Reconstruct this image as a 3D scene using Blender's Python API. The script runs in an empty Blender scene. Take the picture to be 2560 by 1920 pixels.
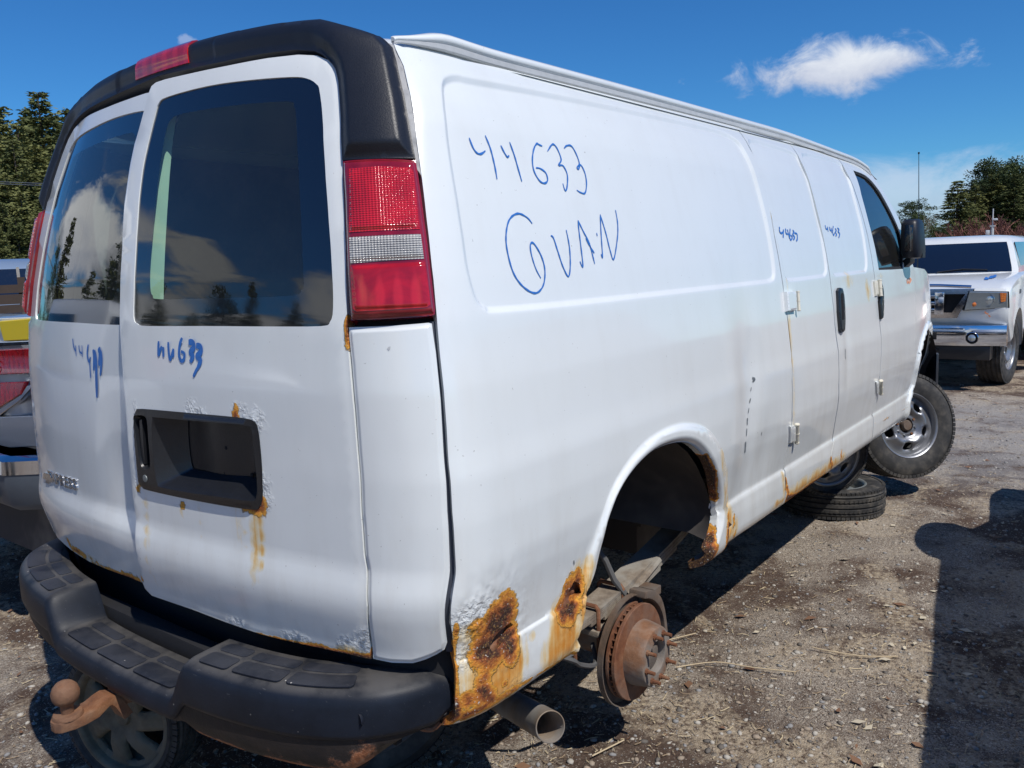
import bpy, bmesh, math, random
import numpy as np
from mathutils import Vector, Matrix
from mathutils.geometry import delaunay_2d_cdt

random.seed(7)
RNG = np.random.default_rng(7)
C = bpy.context.scene.collection
sc = bpy.context.scene
PI = math.pi

# ------------------------------------------------------------------ camera, sky, sun, exposure
GZ = 0.30                                   # the van frame sits this far above the ground (it is jacked up)
CAM = np.array([-1.0703, -2.1614, 1.3526 + GZ])
YAW, PITCH, ROLL, FPX = 0.66544, -0.144486, -0.0401202, 2057.005
cy_, sy_, cp_, sp_ = math.cos(YAW), math.sin(YAW), math.cos(PITCH), math.sin(PITCH)
F_ = np.array([cy_*cp_, sy_*cp_, sp_]); R0 = np.array([sy_, -cy_, 0.0]); U0 = np.cross(R0, F_)
R_ = math.cos(ROLL)*R0 + math.sin(ROLL)*U0
U_ = -math.sin(ROLL)*R0 + math.cos(ROLL)*U0
cam = bpy.data.cameras.new('camera'); cam_o = bpy.data.objects.new('camera', cam); C.objects.link(cam_o)
M = Matrix(((R_[0], U_[0], -F_[0], CAM[0]), (R_[1], U_[1], -F_[1], CAM[1]), (R_[2], U_[2], -F_[2], CAM[2]), (0, 0, 0, 1)))
cam_o.matrix_world = M
cam.sensor_width = 36; cam.lens = FPX/2560*36; cam.clip_start = 0.05; cam.clip_end = 3000
sc.camera = cam_o

SUN = Vector((-0.20, -0.68, 1.0)).normalized()
world = bpy.data.worlds.new('World'); sc.world = world; world.use_nodes = True
sun = bpy.data.lights.new('sun', 'SUN'); sun.energy = 3.9; sun.angle = math.radians(0.53); sun.color = (1, 0.955, 0.89)
sun_o = bpy.data.objects.new('sun', sun); C.objects.link(sun_o)
sun_o.rotation_euler = (-SUN).to_track_quat('-Z', 'Y').to_euler()
sc.view_settings.view_transform = 'Standard'; sc.view_settings.look = 'None'
sc.view_settings.exposure = 0.08; sc.view_settings.gamma = 1.0; sc.view_settings.use_curve_mapping = False

# ------------------------------------------------------------------ node helpers
class NT:
    def __init__(s, tree): s.t = tree; s.n = tree.nodes; s.l = tree.links
    def add(s, typ, **kw):
        n = s.n.new(typ)
        for k, v in kw.items():
            if k == 'inp':
                for a, b in v.items(): s.set(n, a, b)
            else: setattr(n, k, v)
        return n
    def set(s, n, a, b):
        i = n.inputs[a]
        if isinstance(b, bpy.types.NodeSocket): s.l.new(b, i)
        elif isinstance(b, tuple) and len(b) == 3 and i.type == 'RGBA': i.default_value = b + (1,)
        else: i.default_value = b
    def math(s, op, a, b=None, c=None, clamp=False):
        n = s.add('ShaderNodeMath', operation=op); n.use_clamp = clamp
        s.set(n, 0, a)
        if b is not None: s.set(n, 1, b)
        if c is not None: s.set(n, 2, c)
        return n.outputs[0]
    def ss(s, x, a, b):
        n = s.add('ShaderNodeMapRange', interpolation_type='SMOOTHSTEP')
        s.set(n, 0, x); n.inputs[1].default_value = a; n.inputs[2].default_value = b
        return n.outputs[0]
    def mix(s, f, a, b):
        n = s.add('ShaderNodeMix', data_type='RGBA'); s.set(n, 0, f); s.set(n, 6, a); s.set(n, 7, b); return n.outputs[2]
    def noise(s, vec, scale, detail=4, rough=.55, dist=0, out=0):
        n = s.add('ShaderNodeTexNoise'); s.set(n, 'Vector', vec)
        n.inputs['Scale'].default_value = scale; n.inputs['Detail'].default_value = detail
        n.inputs['Roughness'].default_value = rough; n.inputs['Distortion'].default_value = dist
        return n.outputs[out]
    def vor(s, vec, scale, feature='F1', out='Distance', rnd=1.0):
        n = s.add('ShaderNodeTexVoronoi', feature=feature); s.set(n, 'Vector', vec)
        n.inputs['Scale'].default_value = scale; n.inputs['Randomness'].default_value = rnd
        return n.outputs[out]
    def ramp(s, f, stops):
        n = s.add('ShaderNodeValToRGB'); s.set(n, 0, f); r = n.color_ramp
        while len(r.elements) < len(stops): r.elements.new(0.5)
        for e, (p, c) in zip(r.elements, stops):
            e.position = p; e.color = tuple(c) + (1,) if len(c) == 3 else c
        return n.outputs[0]
    def map(s, vec, scale=(1, 1, 1), loc=(0, 0, 0), rot=(0, 0, 0)):
        n = s.add('ShaderNodeMapping'); s.set(n, 'Vector', vec)
        n.inputs['Scale'].default_value = scale; n.inputs['Location'].default_value = loc; n.inputs['Rotation'].default_value = rot
        return n.outputs[0]
    def obj(s): return s.add('ShaderNodeTexCoord').outputs['Object']
    def attr(s, name, out='Fac'):
        n = s.add('ShaderNodeAttribute'); n.attribute_name = name; return n.outputs[out]
    def bump(s, h, strength=.5, dist=.01, normal=None):
        n = s.add('ShaderNodeBump'); s.set(n, 'Height', h); n.inputs['Strength'].default_value = strength
        n.inputs['Distance'].default_value = dist
        if normal is not None: s.set(n, 'Normal', normal)
        return n.outputs[0]

def newmat(name):
    m = bpy.data.materials.new(name); m.use_nodes = True
    t = NT(m.node_tree); b = t.n['Principled BSDF']; return m, t, b

def simple(name, col, rough=.5, metal=0.0, var=.25, scale=30, bump=.0, coat=0.0, spec=.5, dust=0.0):
    """plain surface with a little uneven colour, roughness and relief"""
    m, t, b = newmat(name); o = t.obj()
    n = t.noise(o, scale, 6, .6); n2 = t.noise(o, scale*.17, 4, .6)
    k = t.math('MULTIPLY_ADD', t.math('ADD', n, n2), var, 1-var)
    mx = t.add('ShaderNodeMix', data_type='RGBA', blend_type='MULTIPLY'); mx.inputs[0].default_value = 1
    t.set(mx, 6, col); cmb = t.add('ShaderNodeCombineColor')
    for i in range(3): t.set(cmb, i, k)
    t.set(mx, 7, cmb.outputs[0]); colr = mx.outputs[2]
    if dust:
        colr = t.mix(t.math('MULTIPLY', t.ss(n2, .45, .75), dust), colr, (.32, .28, .23))
    t.set(b, 'Base Color', colr); b.inputs['Metallic'].default_value = metal
    t.set(b, 'Roughness', t.math('MULTIPLY_ADD', n, .25, rough-.12, clamp=True))
    b.inputs['Coat Weight'].default_value = coat; b.inputs['Coat Roughness'].default_value = .08
    b.inputs['Specular IOR Level'].default_value = spec
    if bump: t.set(b, 'Normal', t.bump(n, bump, .004))
    return m

# ------------------------------------------------------------------ world: Nishita sky with broken cumulus low down
def build_world():
    t = NT(world.node_tree); bg = t.n['Background']
    sky = t.add('ShaderNodeTexSky', sky_type='NISHITA')
    sky.sun_disc = False; sky.sun_elevation = math.asin(SUN.z); sky.sun_rotation = math.atan2(SUN.x, SUN.y)
    sky.air_density = 1.0; sky.dust_density = 0.0; sky.ozone_density = 1.2; sky.altitude = 0
    d = t.add('ShaderNodeTexCoord').outputs['Generated']
    sep = t.add('ShaderNodeSeparateXYZ'); t.set(sep, 0, d)
    z = sep.outputs[2]
    # deeper, more saturated blue as a phone renders it
    hs = t.add('ShaderNodeHueSaturation'); hs.inputs['Saturation'].default_value = 1.18; hs.inputs['Value'].default_value = 1.0
    t.set(hs, 'Color', sky.outputs[0])
    tm = t.add('ShaderNodeMix', data_type='RGBA', blend_type='MULTIPLY'); tm.inputs[0].default_value = 1
    t.set(tm, 6, hs.outputs[0]); t.set(tm, 7, (.27, .64, 1.0)); col = tm.outputs[2]
    # cloud plane projection
    zc = t.math('MAXIMUM', z, .03)
    inv = t.math('DIVIDE', 1.0, t.math('ADD', zc, .12))
    sc_ = t.add('ShaderNodeVectorMath', operation='SCALE'); t.set(sc_, 0, d); t.set(sc_, 'Scale', inv)
    n1 = t.noise(sc_.outputs[0], 1.25, 9, .55, .2)
    n2 = t.noise(t.map(sc_.outputs[0], (1, 1, 1), (3.1, 1.7, 0.15)), 1.25, 9, .55, .2)
    # where the windows mirror cumulus: the sky behind the photographer (towards -x and +y)
    dt = t.add('ShaderNodeVectorMath', operation='DOT_PRODUCT'); t.set(dt, 0, d); dt.inputs[1].default_value = (-.94, .34, 0)
    side = t.ss(dt.outputs[1], .05, .6)
    low = t.ss(z, .46, .10)
    cover = t.math('MULTIPLY_ADD', t.math('MULTIPLY', side, low), .22, 0)
    dens = t.ss(t.math('ADD', n1, cover), .62, .74)
    dens = t.math('MULTIPLY', t.math('MULTIPLY', dens, side), t.ss(z, .50, .34))
    shade = t.ss(t.math('SUBTRACT', n1, t.math('MULTIPLY', n2, .6)), .02, .35)
    ccol = t.mix(shade, (1.6, 1.9, 2.4), (6.0, 6.2, 6.4))
    col = t.mix(dens, col, ccol)
    # the lone cloud in view, the faint wisp left of it and thin haze over the far trees
    def blob(px, py, wx, wy, nscale, lo, hi, strength, c, zstretch=1.0, seed=0.0):
        nonlocal col
        if py is None:      # the direction a window point mirrors
            q = uv(px); P_ = S(*q); n_ = nrm(*q); d0 = P_-CV; dr = d0-2*(d0 @ n_)*n_
        else: dr = ray(px, py)
        dr = dr/np.linalg.norm(dr)
        u = np.cross(dr, [0, 0, 1.0]); u /= np.linalg.norm(u); w = np.cross(u, dr)
        def dot(v):
            q = t.add('ShaderNodeVectorMath', operation='DOT_PRODUCT'); t.set(q, 0, d); q.inputs[1].default_value = tuple(v); return q.outputs['Value']
        a = t.math('DIVIDE', dot(u), wx); b_ = t.math('DIVIDE', dot(w), wy)
        rr = t.math('SQRT', t.math('ADD', t.math('MULTIPLY', a, a), t.math('MULTIPLY', b_, b_)))
        nn = t.noise(t.map(d, (1, 1, zstretch), (seed, seed*.3, 0)), nscale, 10, .62, .5)
        f = t.math('SUBTRACT', t.math('MULTIPLY_ADD', nn, 2.2, -.12), t.math('MULTIPLY', rr, 1.05))
        m_ = t.math('MULTIPLY', t.ss(f, lo, hi), strength)
        m_ = t.math('MULTIPLY', m_, t.ss(dot(dr), .7, .9))
        sh = t.ss(t.math('ADD', t.math('MULTIPLY', b_, .5), nn), .25, .75)
        cc = t.mix(sh, (c[0]*.72, c[1]*.74, c[2]*.82), c)
        col = t.mix(m_, col, cc)
    blob(2065, 172, .125, .032, 17, -.10, .70, .90, (8.0, 8.3, 8.8), 1.5)
    blob(2215, 150, .062, .022, 19, .05, .75, .75, (7.8, 8.2, 8.8), 1.5, 2.0)
    blob(470, 105, .012, .009, 40, .0, .5, .28, (7.5, 7.8, 8.5), 1.0, 4.0)
    blob(2330, 520, .42, .055, 7, -.1, .7, .62, (6.2, 6.9, 8.2), 2.5, 1.3)
    blob((190, 590), None, .17, .11, 10, -.05, .55, .95, (12.5, 12.8, 13.0), 1.3, 6.0)
    t.l.new(col, bg.inputs[0]); bg.inputs[1].default_value = 0.10

# ------------------------------------------------------------------ photograph rays -> points in the place
def ray(x, y): return F_ + R_*(x-1280)/FPX - U_*(y-960)/FPX
def w_z(px, z): d = ray(*px); return CAM + d*(z-CAM[2])/d[2]
def w_x(px, x): d = ray(*px); return CAM + d*(x-CAM[0])/d[0]
def w_y(px, y): d = ray(*px); return CAM + d*(y-CAM[1])/d[1]
CV = CAM - np.array([0, 0, GZ])                                  # camera in the van's own frame
def v_z(px, z): d = ray(*px); return CV + d*(z-CV[2])/d[2]
def v_x(px, x): d = ray(*px); return CV + d*(x-CV[0])/d[0]
def v_y(px, y): d = ray(*px); return CV + d*(y-CV[1])/d[1]

# ------------------------------------------------------------------ object helpers
def tag(o, label=None, cat=None, group=None, kind=None):
    if label: o['label'] = label
    if cat: o['category'] = cat
    if group: o['group'] = group
    if kind: o['kind'] = kind
    return o
def empty(name, loc=(0, 0, 0), rz=0.0, label=None, cat=None, group=None):
    o = bpy.data.objects.new(name, None); C.objects.link(o); o.location = loc; o.rotation_euler = (0, 0, rz)
    o.empty_display_size = .2
    return tag(o, label, cat, group)
def link_mesh(name, me, mat, parent=None):
    o = bpy.data.objects.new(name, me); C.objects.link(o)
    if parent is not None: o.parent = parent
    if mat is not None:
        for m in (mat if isinstance(mat, (list, tuple)) else [mat]): me.materials.append(m)
    return o
def copy_tree(o, parent=None):
    c = o.copy(); C.objects.link(c)
    if parent is not None: c.parent = parent
    for ch in o.children: copy_tree(ch, c)
    return c

class MB:
    """collects shapes into one mesh"""
    def __init__(s): s.v = []; s.f = []; s.mi = []; s.cur = 0
    def add(s, vs, fs):
        o = len(s.v); s.v.extend([tuple(map(float, p)) for p in vs])
        for f in fs: s.f.append(tuple(i+o for i in f)); s.mi.append(s.cur)
    def box(s, c, d, m=None):
        x, y, z = d[0]/2, d[1]/2, d[2]/2
        vs = [Vector((i*x, j*y, k*z)) for i in (-1, 1) for j in (-1, 1) for k in (-1, 1)]
        if m is not None: vs = [m @ p for p in vs]
        vs = [p + Vector(c) for p in vs]
        s.add(vs, [(0, 1, 3, 2), (4, 6, 7, 5), (0, 4, 5, 1), (2, 3, 7, 6), (0, 2, 6, 4), (1, 5, 7, 3)]); return s
    def lathe(s, prof, n=32, m=None, close=False):
        """prof: (radius, height) pairs revolved about local z"""
        vs = []; fs = []
        for r, h in prof:
            for i in range(n):
                a = 2*PI*i/n; vs.append(Vector((r*math.cos(a), r*math.sin(a), h)))
        k = len(prof)
        for j in range(k-1 if not close else k):
            j2 = (j+1) % k
            for i in range(n):
                i2 = (i+1) % n; fs.append((j*n+i, j*n+i2, j2*n+i2, j2*n+i))
        if m is not None: vs = [m @ p for p in vs]
        s.add(vs, fs); return s
    def cyl(s, a, b, r0, r1=None, n=12, cap=True):
        a = Vector(a); b = Vector(b); r1 = r0 if r1 is None else r1
        q = (b-a).to_track_quat('Z', 'Y').to_matrix(); vs = []
        for p, r in ((a, r0), (b, r1)):
            for i in range(n):
                t = 2*PI*i/n; vs.append(p + q @ Vector((r*math.cos(t), r*math.sin(t), 0)))
        fs = [(i, (i+1) % n, n+(i+1) % n, n+i) for i in range(n)]
        if cap: fs += [tuple(range(n-1, -1, -1)), tuple(range(n, 2*n))]
        s.add(vs, fs); return s
    def tube(s, path, r, n=8, cap=True):
        P = [Vector(p) for p in path]; vs = []; fs = []; up = None
        rr = r if isinstance(r, (list, tuple)) else [r]*len(P)
        for i, p in enumerate(P):
            d = (P[min(i+1, len(P)-1)] - P[max(i-1, 0)]).normalized()
            if up is None: up = Vector((0, 0, 1)) if abs(d.z) < .9 else Vector((1, 0, 0))
            a = d.cross(up).normalized(); b = a.cross(d).normalized(); up = b
            for k in range(n):
                t = 2*PI*k/n; vs.append(p + (a*math.cos(t) + b*math.sin(t))*rr[i])
        for i in range(len(P)-1):
            for k in range(n):
                k2 = (k+1) % n; fs.append((i*n+k, i*n+k2, (i+1)*n+k2, (i+1)*n+k))
        if cap: fs += [tuple(range(n-1, -1, -1)), tuple(range((len(P)-1)*n, len(P)*n))]
        s.add(vs, fs); return s
    def loft(s, secs, closed=True, cap=True):
        n = len(secs[0]); vs = [p for q in secs for p in q]; fs = []
        for j in range(len(secs)-1):
            for i in range(n if closed else n-1):
                i2 = (i+1) % n; fs.append((j*n+i, j*n+i2, (j+1)*n+i2, (j+1)*n+i))
        if cap and closed: fs += [tuple(range(n-1, -1, -1)), tuple(range((len(secs)-1)*n, len(secs)*n))]
        s.add(vs, fs); return s
    def prism(s, poly, fa, fb):
        """poly: 2D points; fa, fb map a 2D point to the two end planes"""
        n = len(poly); vs = [fa(p) for p in poly] + [fb(p) for p in poly]
        fs = [tuple(range(n-1, -1, -1)), tuple(range(n, 2*n))] + [(i, (i+1) % n, n+(i+1) % n, n+i) for i in range(n)]
        s.add(vs, fs); return s
    def build(s, name, mat, parent=None, smooth=40, bevel=0, seg=2, sub=0):
        me = bpy.data.meshes.new(name); me.from_pydata(s.v, [], s.f)
        o = link_mesh(name, me, mat, parent)
        if any(s.mi): me.polygons.foreach_set('material_index', s.mi)
        bm = bmesh.new(); bm.from_mesh(me)
        bmesh.ops.recalc_face_normals(bm, faces=bm.faces)
        if bevel:
            ed = [e for e in bm.edges if len(e.link_faces) == 2 and e.calc_face_angle(0) > math.radians(30)]
            bmesh.ops.bevel(bm, geom=ed, offset=bevel, segments=seg, affect='EDGES', profile=.6, clamp_overlap=True)
        if sub:
            bmesh.ops.subdivide_edges(bm, edges=bm.edges, cuts=sub, use_grid_fill=True)
        if smooth:
            lim = math.radians(smooth)
            for f in bm.faces: f.smooth = True
            for e in bm.edges: e.smooth = len(e.link_faces) != 2 or e.calc_face_angle(0) < lim
        bm.to_mesh(me); bm.free()
        return o

def sstep(x, a, b):
    t = np.clip((np.asarray(x, float)-a)/(b-a), 0, 1); return t*t*(3-2*t)
def crom(P, n=8, closed=False):
    P = np.asarray(P, float); out = []
    N = len(P); rng = range(N) if closed else range(N-1)
    for i in rng:
        if closed: a, b, c, d = P[(i-1) % N], P[i], P[(i+1) % N], P[(i+2) % N]
        else: a, b, c, d = P[max(i-1, 0)], P[i], P[i+1], P[min(i+2, N-1)]
        for k in range(n):
            t = k/n
            out.append(.5*((2*b) + (-a+c)*t + (2*a-5*b+4*c-d)*t*t + (-a+3*b-3*c+d)*t**3))
    if not closed: out.append(P[-1])
    return np.array(out)
def densify(P, h, closed=True):
    P = np.asarray(P, float); out = []
    N = len(P)
    for i in range(N if closed else N-1):
        a, b = P[i], P[(i+1) % N]; k = max(1, int(math.ceil(np.linalg.norm(b-a)/h)))
        for j in range(k): out.append(a + (b-a)*j/k)
    if not closed: out.append(P[-1])
    return np.array(out)
def pip(Q, P):
    Q = np.asarray(Q, float); P = np.asarray(P, float); x, y = Q[:, 0], Q[:, 1]; ins = np.zeros(len(Q), bool)
    a = P; b = np.roll(P, -1, 0)
    for (x1, y1), (x2, y2) in zip(a, b):
        if y1 == y2: continue
        c = ((y1 > y) != (y2 > y)) & (x < (x2-x1)*(y-y1)/(y2-y1)+x1); ins ^= c
    return ins
def pdist(Q, P, closed=True):
    """distance from points Q to polyline P"""
    Q = np.asarray(Q, float); P = np.asarray(P, float); best = np.full(len(Q), 1e9)
    n = len(P)
    for i in range(n if closed else n-1):
        a = P[i]; b = P[(i+1) % n]; d = b-a; L = d @ d
        if L < 1e-14: continue
        t = np.clip(((Q-a) @ d)/L, 0, 1); best = np.minimum(best, np.hypot(*(Q-(a+t[:, None]*d)).T))
    return best
def sdist(Q, P):
    d = pdist(Q, P); return np.where(pip(Q, P), d, -d)
def vnoise(P, s, seed=0):
    """cheap smooth value noise, 2D"""
    P = np.asarray(P)*s + seed*17.3; i = np.floor(P).astype(int); f = P-i; f = f*f*(3-2*f)
    def h(a, b): q = np.sin(a*127.1+b*311.7+seed*7.7)*43758.5453; return q-np.floor(q)
    x, y = i[:, 0], i[:, 1]
    return (h(x, y)*(1-f[:, 0])+h(x+1, y)*f[:, 0])*(1-f[:, 1])+(h(x, y+1)*(1-f[:, 0])+h(x+1, y+1)*f[:, 0])*f[:, 1]
def fbm(P, s, seed=0, o=4):
    return sum(vnoise(P, s*2**k, seed+k)*.5**(k+1) for k in range(o))/(1-.5**o)

# ------------------------------------------------------------------ the van's skin: S(t, v); t runs along the plan outline from the rear centre, v is height
_pl = crom([(.030, 0), (.031, .08), (.034, .2), (.040, .34), (.049, .48), (.060, .6), (.074, .72), (.089, .81), (.112, .875), (.142, .925), (.186, .968), (.24, .988),
            (.32, .996), (.5, 1.0), (1, 1), (1.6, 1), (2.4, 1), (3.2, 1), (4.0, 1.0), (4.5, .992), (4.8, .975), (5.05, .945), (5.25, .88), (5.36, .76), (5.42, .6)], 12)
_L = np.concatenate([[0], np.cumsum(np.hypot(*np.diff(_pl, axis=0).T))])
_PV = np.array([(.29, -.925, .295), (.30, -.95, .30), (.315, -.985, .315), (.335, -1.003, .335), (.36, -1.012, .36), (.42, -1.015, .42), (.474, -1.013, .474), (.478, -1.005, .478), (.50, -1.008, .50),
      (.573, -1.021, .573), (.64, -1.034, .64), (.70, -1.041, .70), (.80, -1.042, .80), (.90, -1.038, .90), (.96, -1.030, .96), (1.03, -1.0235, 1.03), (1.094, -1.0175, 1.094), (1.18, -1.005, 1.18), (1.241, -.997, 1.241),
      (1.33, -.981, 1.33), (1.42, -.9625, 1.42), (1.50, -.944, 1.50), (1.585, -.922, 1.585), (1.677, -.897, 1.677), (1.73, -.877, 1.73), (1.80, -.842, 1.80), (1.859, -.800, 1.855), (1.90, -.76, 1.880), (1.95, -.70, 1.895), (2.0, -.62, 1.905), (2.1, -.45, 1.915)])
_PL = np.array([(.29, .030), (.5, .010), (.55, -.002), (.59, -.011), (.62, -.014), (.645, -.012), (.70, 0), (.9, 0), (1.09, .002), (1.237, .012), (1.35, .028), (1.457, .048), (1.55, .068), (1.645, .092), (1.75, .125), (1.80, .142), (1.846, .16), (1.9, .20), (2.0, .31), (2.1, .45)])
def _sm(xs, ys, k=.004):
    xi = np.arange(.28, 2.12, .002); yi = np.interp(xi, xs, ys); g = np.exp(-.5*(np.arange(-12, 13)*.002/.008)**2); g /= g.sum()
    return xi, np.convolve(np.pad(yi, 12, 'edge'), g, 'valid')
_kx, _ky = _sm(_PV[:, 0], -_PV[:, 1]); _zx, _zy = _sm(_PV[:, 0], _PV[:, 2]); _lx, _ly = _sm(_PL[:, 0], _PL[:, 1])
# the rocker step stays crisp
_m = (_kx > .44) & (_kx < .51); _ky[_m] = np.interp(_kx[_m], _PV[:, 0], -_PV[:, 1])
def S(t, v):
    t = np.asarray(t, float); v = np.asarray(v, float); a = np.abs(t)
    X0 = np.interp(a, _L, _pl[:, 0]); Y0 = np.interp(a, _L, _pl[:, 1])
    k = np.interp(v, _kx, _ky); z = np.interp(v, _zx, _zy); ln = np.interp(v, _lx, _ly)
    w = 1-sstep(X0, .12, .75); wf = sstep(X0, 4.3, 5.2)
    k = k*(1-wf) + wf*np.minimum(k, 1.03)
    X0 = X0 + np.where(t < 0, .018*sstep(Y0, .55, .98)*(1-sstep(X0, .3, 1.2)), 0)
    x = X0 + ln*w; y = -np.sign(t)*Y0*k
    z = z + sstep(v, 1.70, 1.92)*.045*(1-(y/.85)**2)*(1-sstep(X0, .3, 1.5)*.3)
    return np.stack([x, y, z], -1)
def nrm(t, v, fn=None, e=.002):
    fn = fn or S
    a = fn(t+e, v)-fn(t-e, v); b = fn(t, v+e)-fn(t, v-e); n = np.cross(a, b)
    return n/np.maximum(np.linalg.norm(n, axis=-1, keepdims=True), 1e-12)
def proj(P):
    d = P-CV; z = d @ F_; return np.stack([1280+FPX*(d @ R_)/z, 960-FPX*(d @ U_)/z], -1)
_gt, _gv = np.meshgrid(np.linspace(-1.1, 6.0, 480), np.linspace(.30, 1.99, 90)); _gt = _gt.ravel(); _gv = _gv.ravel()
_gs = S(_gt, _gv); _gn = nrm(_gt, _gv); _ok = np.einsum('ij,ij->i', _gn, CV-_gs) > 0
_gt, _gv, _gp = _gt[_ok], _gv[_ok], proj(_gs[_ok])
def uv(px, S=None):
    S = S or globals()['S']
    px = np.asarray(px, float); i = np.argmin(((_gp-px)**2).sum(1)); q = np.array([_gt[i], _gv[i]])
    lam = 1e-6
    for _ in range(25):
        r = proj(S(*q))-px; e = 1e-4
        J = np.stack([(proj(S(q[0]+e, q[1]))-px-r)/e, (proj(S(q[0], q[1]+e))-px-r)/e], 1)
        q2 = q - np.linalg.solve(J.T @ J + lam*np.eye(2), J.T @ r)
        if np.linalg.norm(proj(S(*q2))-px) <= np.linalg.norm(r)+1e-9: q = q2; lam *= .3
        else: lam = max(lam, 1)*10
        if np.linalg.norm(r) < 1e-3: break
    return q
def UV(L, S=None): return np.array([uv(p, S) for p in L])

def patch(name, out, mat, parent, h=.02, holes=(), disp=None, hem=.02, attrs=None, fine=(), sign=1, lines=()):
    """a panel of the van's skin: outline and holes in (t, v), optional relief along the normal"""
    out = densify(out, h*.8)
    if sign < 0: pass
    loops = [out] + [densify(q, h*.6) for q in holes]
    lo = out.min(0); hi = out.max(0)
    def hexg(lo, hi, h):
        ny = int((hi[1]-lo[1])/(h*.866))+2; nx = int((hi[0]-lo[0])/h)+2
        j, i = np.mgrid[0:ny, 0:nx]; return np.stack([(lo[0]+(i+.5*(j % 2))*h).ravel(), (lo[1]+j*h*.866).ravel()], 1)
    g = hexg(lo, hi, h); g = g[pip(g, out)]
    d = pdist(g, out)
    keepm = d > h*.45
    for q in loops[1:]: keepm &= (~pip(g, q)) & (pdist(g, q) > h*.45)
    for (poly, h2) in fine: keepm &= ~pip(g, poly)
    g = g[keepm]
    for (poly, h2) in fine:
        poly = np.asarray(poly); g2 = hexg(poly.min(0), poly.max(0), h2); g2 = g2[pip(g2, poly) & pip(g2, out)]
        m_ = pdist(g2, out) > h2*.5
        for q in loops[1:]: m_ &= (~pip(g2, q)) & (pdist(g2, q) > h2*.5)
        g = np.concatenate([g, g2[m_]])
    for (pl, offs, hh, cl) in lines:
        pl = densify(pl, hh, cl); nx = np.roll(pl, -1, 0)-np.roll(pl, 1, 0)
        if not cl: nx[0] = pl[1]-pl[0]; nx[-1] = pl[-1]-pl[-2]
        nn = np.stack([-nx[:, 1], nx[:, 0]], 1); nn /= np.maximum(np.linalg.norm(nn, axis=1, keepdims=True), 1e-9)
        lp = np.concatenate([pl+nn*o_ for o_ in offs]); span = max(abs(min(offs)), abs(max(offs)))
        g = g[pdist(g, pl, cl) > span+hh*.6]
        m_ = pip(lp, out) & (pdist(lp, out) > hh*.5)
        for q in loops[1:]: m_ &= (~pip(lp, q)) & (pdist(lp, q) > hh*.5)
        g = np.concatenate([g, lp[m_]])
    pts = np.concatenate(loops+[g]); edges = []; o = 0
    for L in loops:
        n = len(L); edges += [(o+i, o+(i+1) % n) for i in range(n)]; o += n
    r = delaunay_2d_cdt([Vector(p) for p in pts], edges, [], 1, 1e-6, False)
    V2 = np.array([tuple(p) for p in r[0]]); T = np.array([f for f in r[2] if len(f) == 3])
    cen = V2[T].mean(1); m_ = pip(cen, out)
    for q in loops[1:]: m_ &= ~pip(cen, q)
    T = T[m_]
    def Fn(t, v):
        if disp is None: return S(t, v)
        return S(t, v) + nrm(t, v, None, .018)*np.asarray(disp(np.stack([np.atleast_1d(t), np.atleast_1d(v)], 1))).reshape(np.shape(t))[..., None]
    P = Fn(V2[:, 0], V2[:, 1]); N = nrm(V2[:, 0], V2[:, 1], Fn)
    if hem:
        A = V2[T]; # boundary edges
        ed = {}
        for f in T:
            for i in range(3):
                e = (f[i], f[(i+1) % 3]); ed[e] = 1
        bd = [e for e in ed if (e[1], e[0]) not in ed]
        nP = [P]; nN = [N]; nf = []; base = len(P); k = 0; newT = []
        idx = []
        for a, b in bd:
            d_ = P[b]-P[a]; n_ = (N[a]+N[b])/2; on = np.cross(d_, n_); ln_ = np.linalg.norm(on)
            if ln_ < 1e-12: continue
            on = on/ln_
            q = [P[a], P[b], P[b]-N[b]*hem, P[a]-N[a]*hem]
            nP.append(np.array(q)); nN.append(np.array([on]*4)); newT.append((base, base+3, base+2, base+1)); base += 4; idx += [a, b, b, a]
        P = np.concatenate(nP); N = np.concatenate(nN)
        faces = [tuple(int(i) for i in f) for f in T] + newT
    else: faces = [tuple(int(i) for i in f) for f in T]
    me = bpy.data.meshes.new(name); me.from_pydata([tuple(p) for p in P], [], faces)
    me.polygons.foreach_set('use_smooth', [True]*len(faces))
    me.normals_split_custom_set_from_vertices([tuple(n) for n in N])
    o = link_mesh(name, me, mat, parent)
    if attrs:
        Q = V2
        if hem:
            Q = np.concatenate([V2, V2[idx]])
        for an, fn in attrs.items():
            val = np.zeros(len(P)); val[:len(Q)] = fn(Q)
            at = me.attributes.new(an, 'FLOAT', 'POINT'); at.data.foreach_set('value', val.astype(np.float32))
    return o

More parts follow.
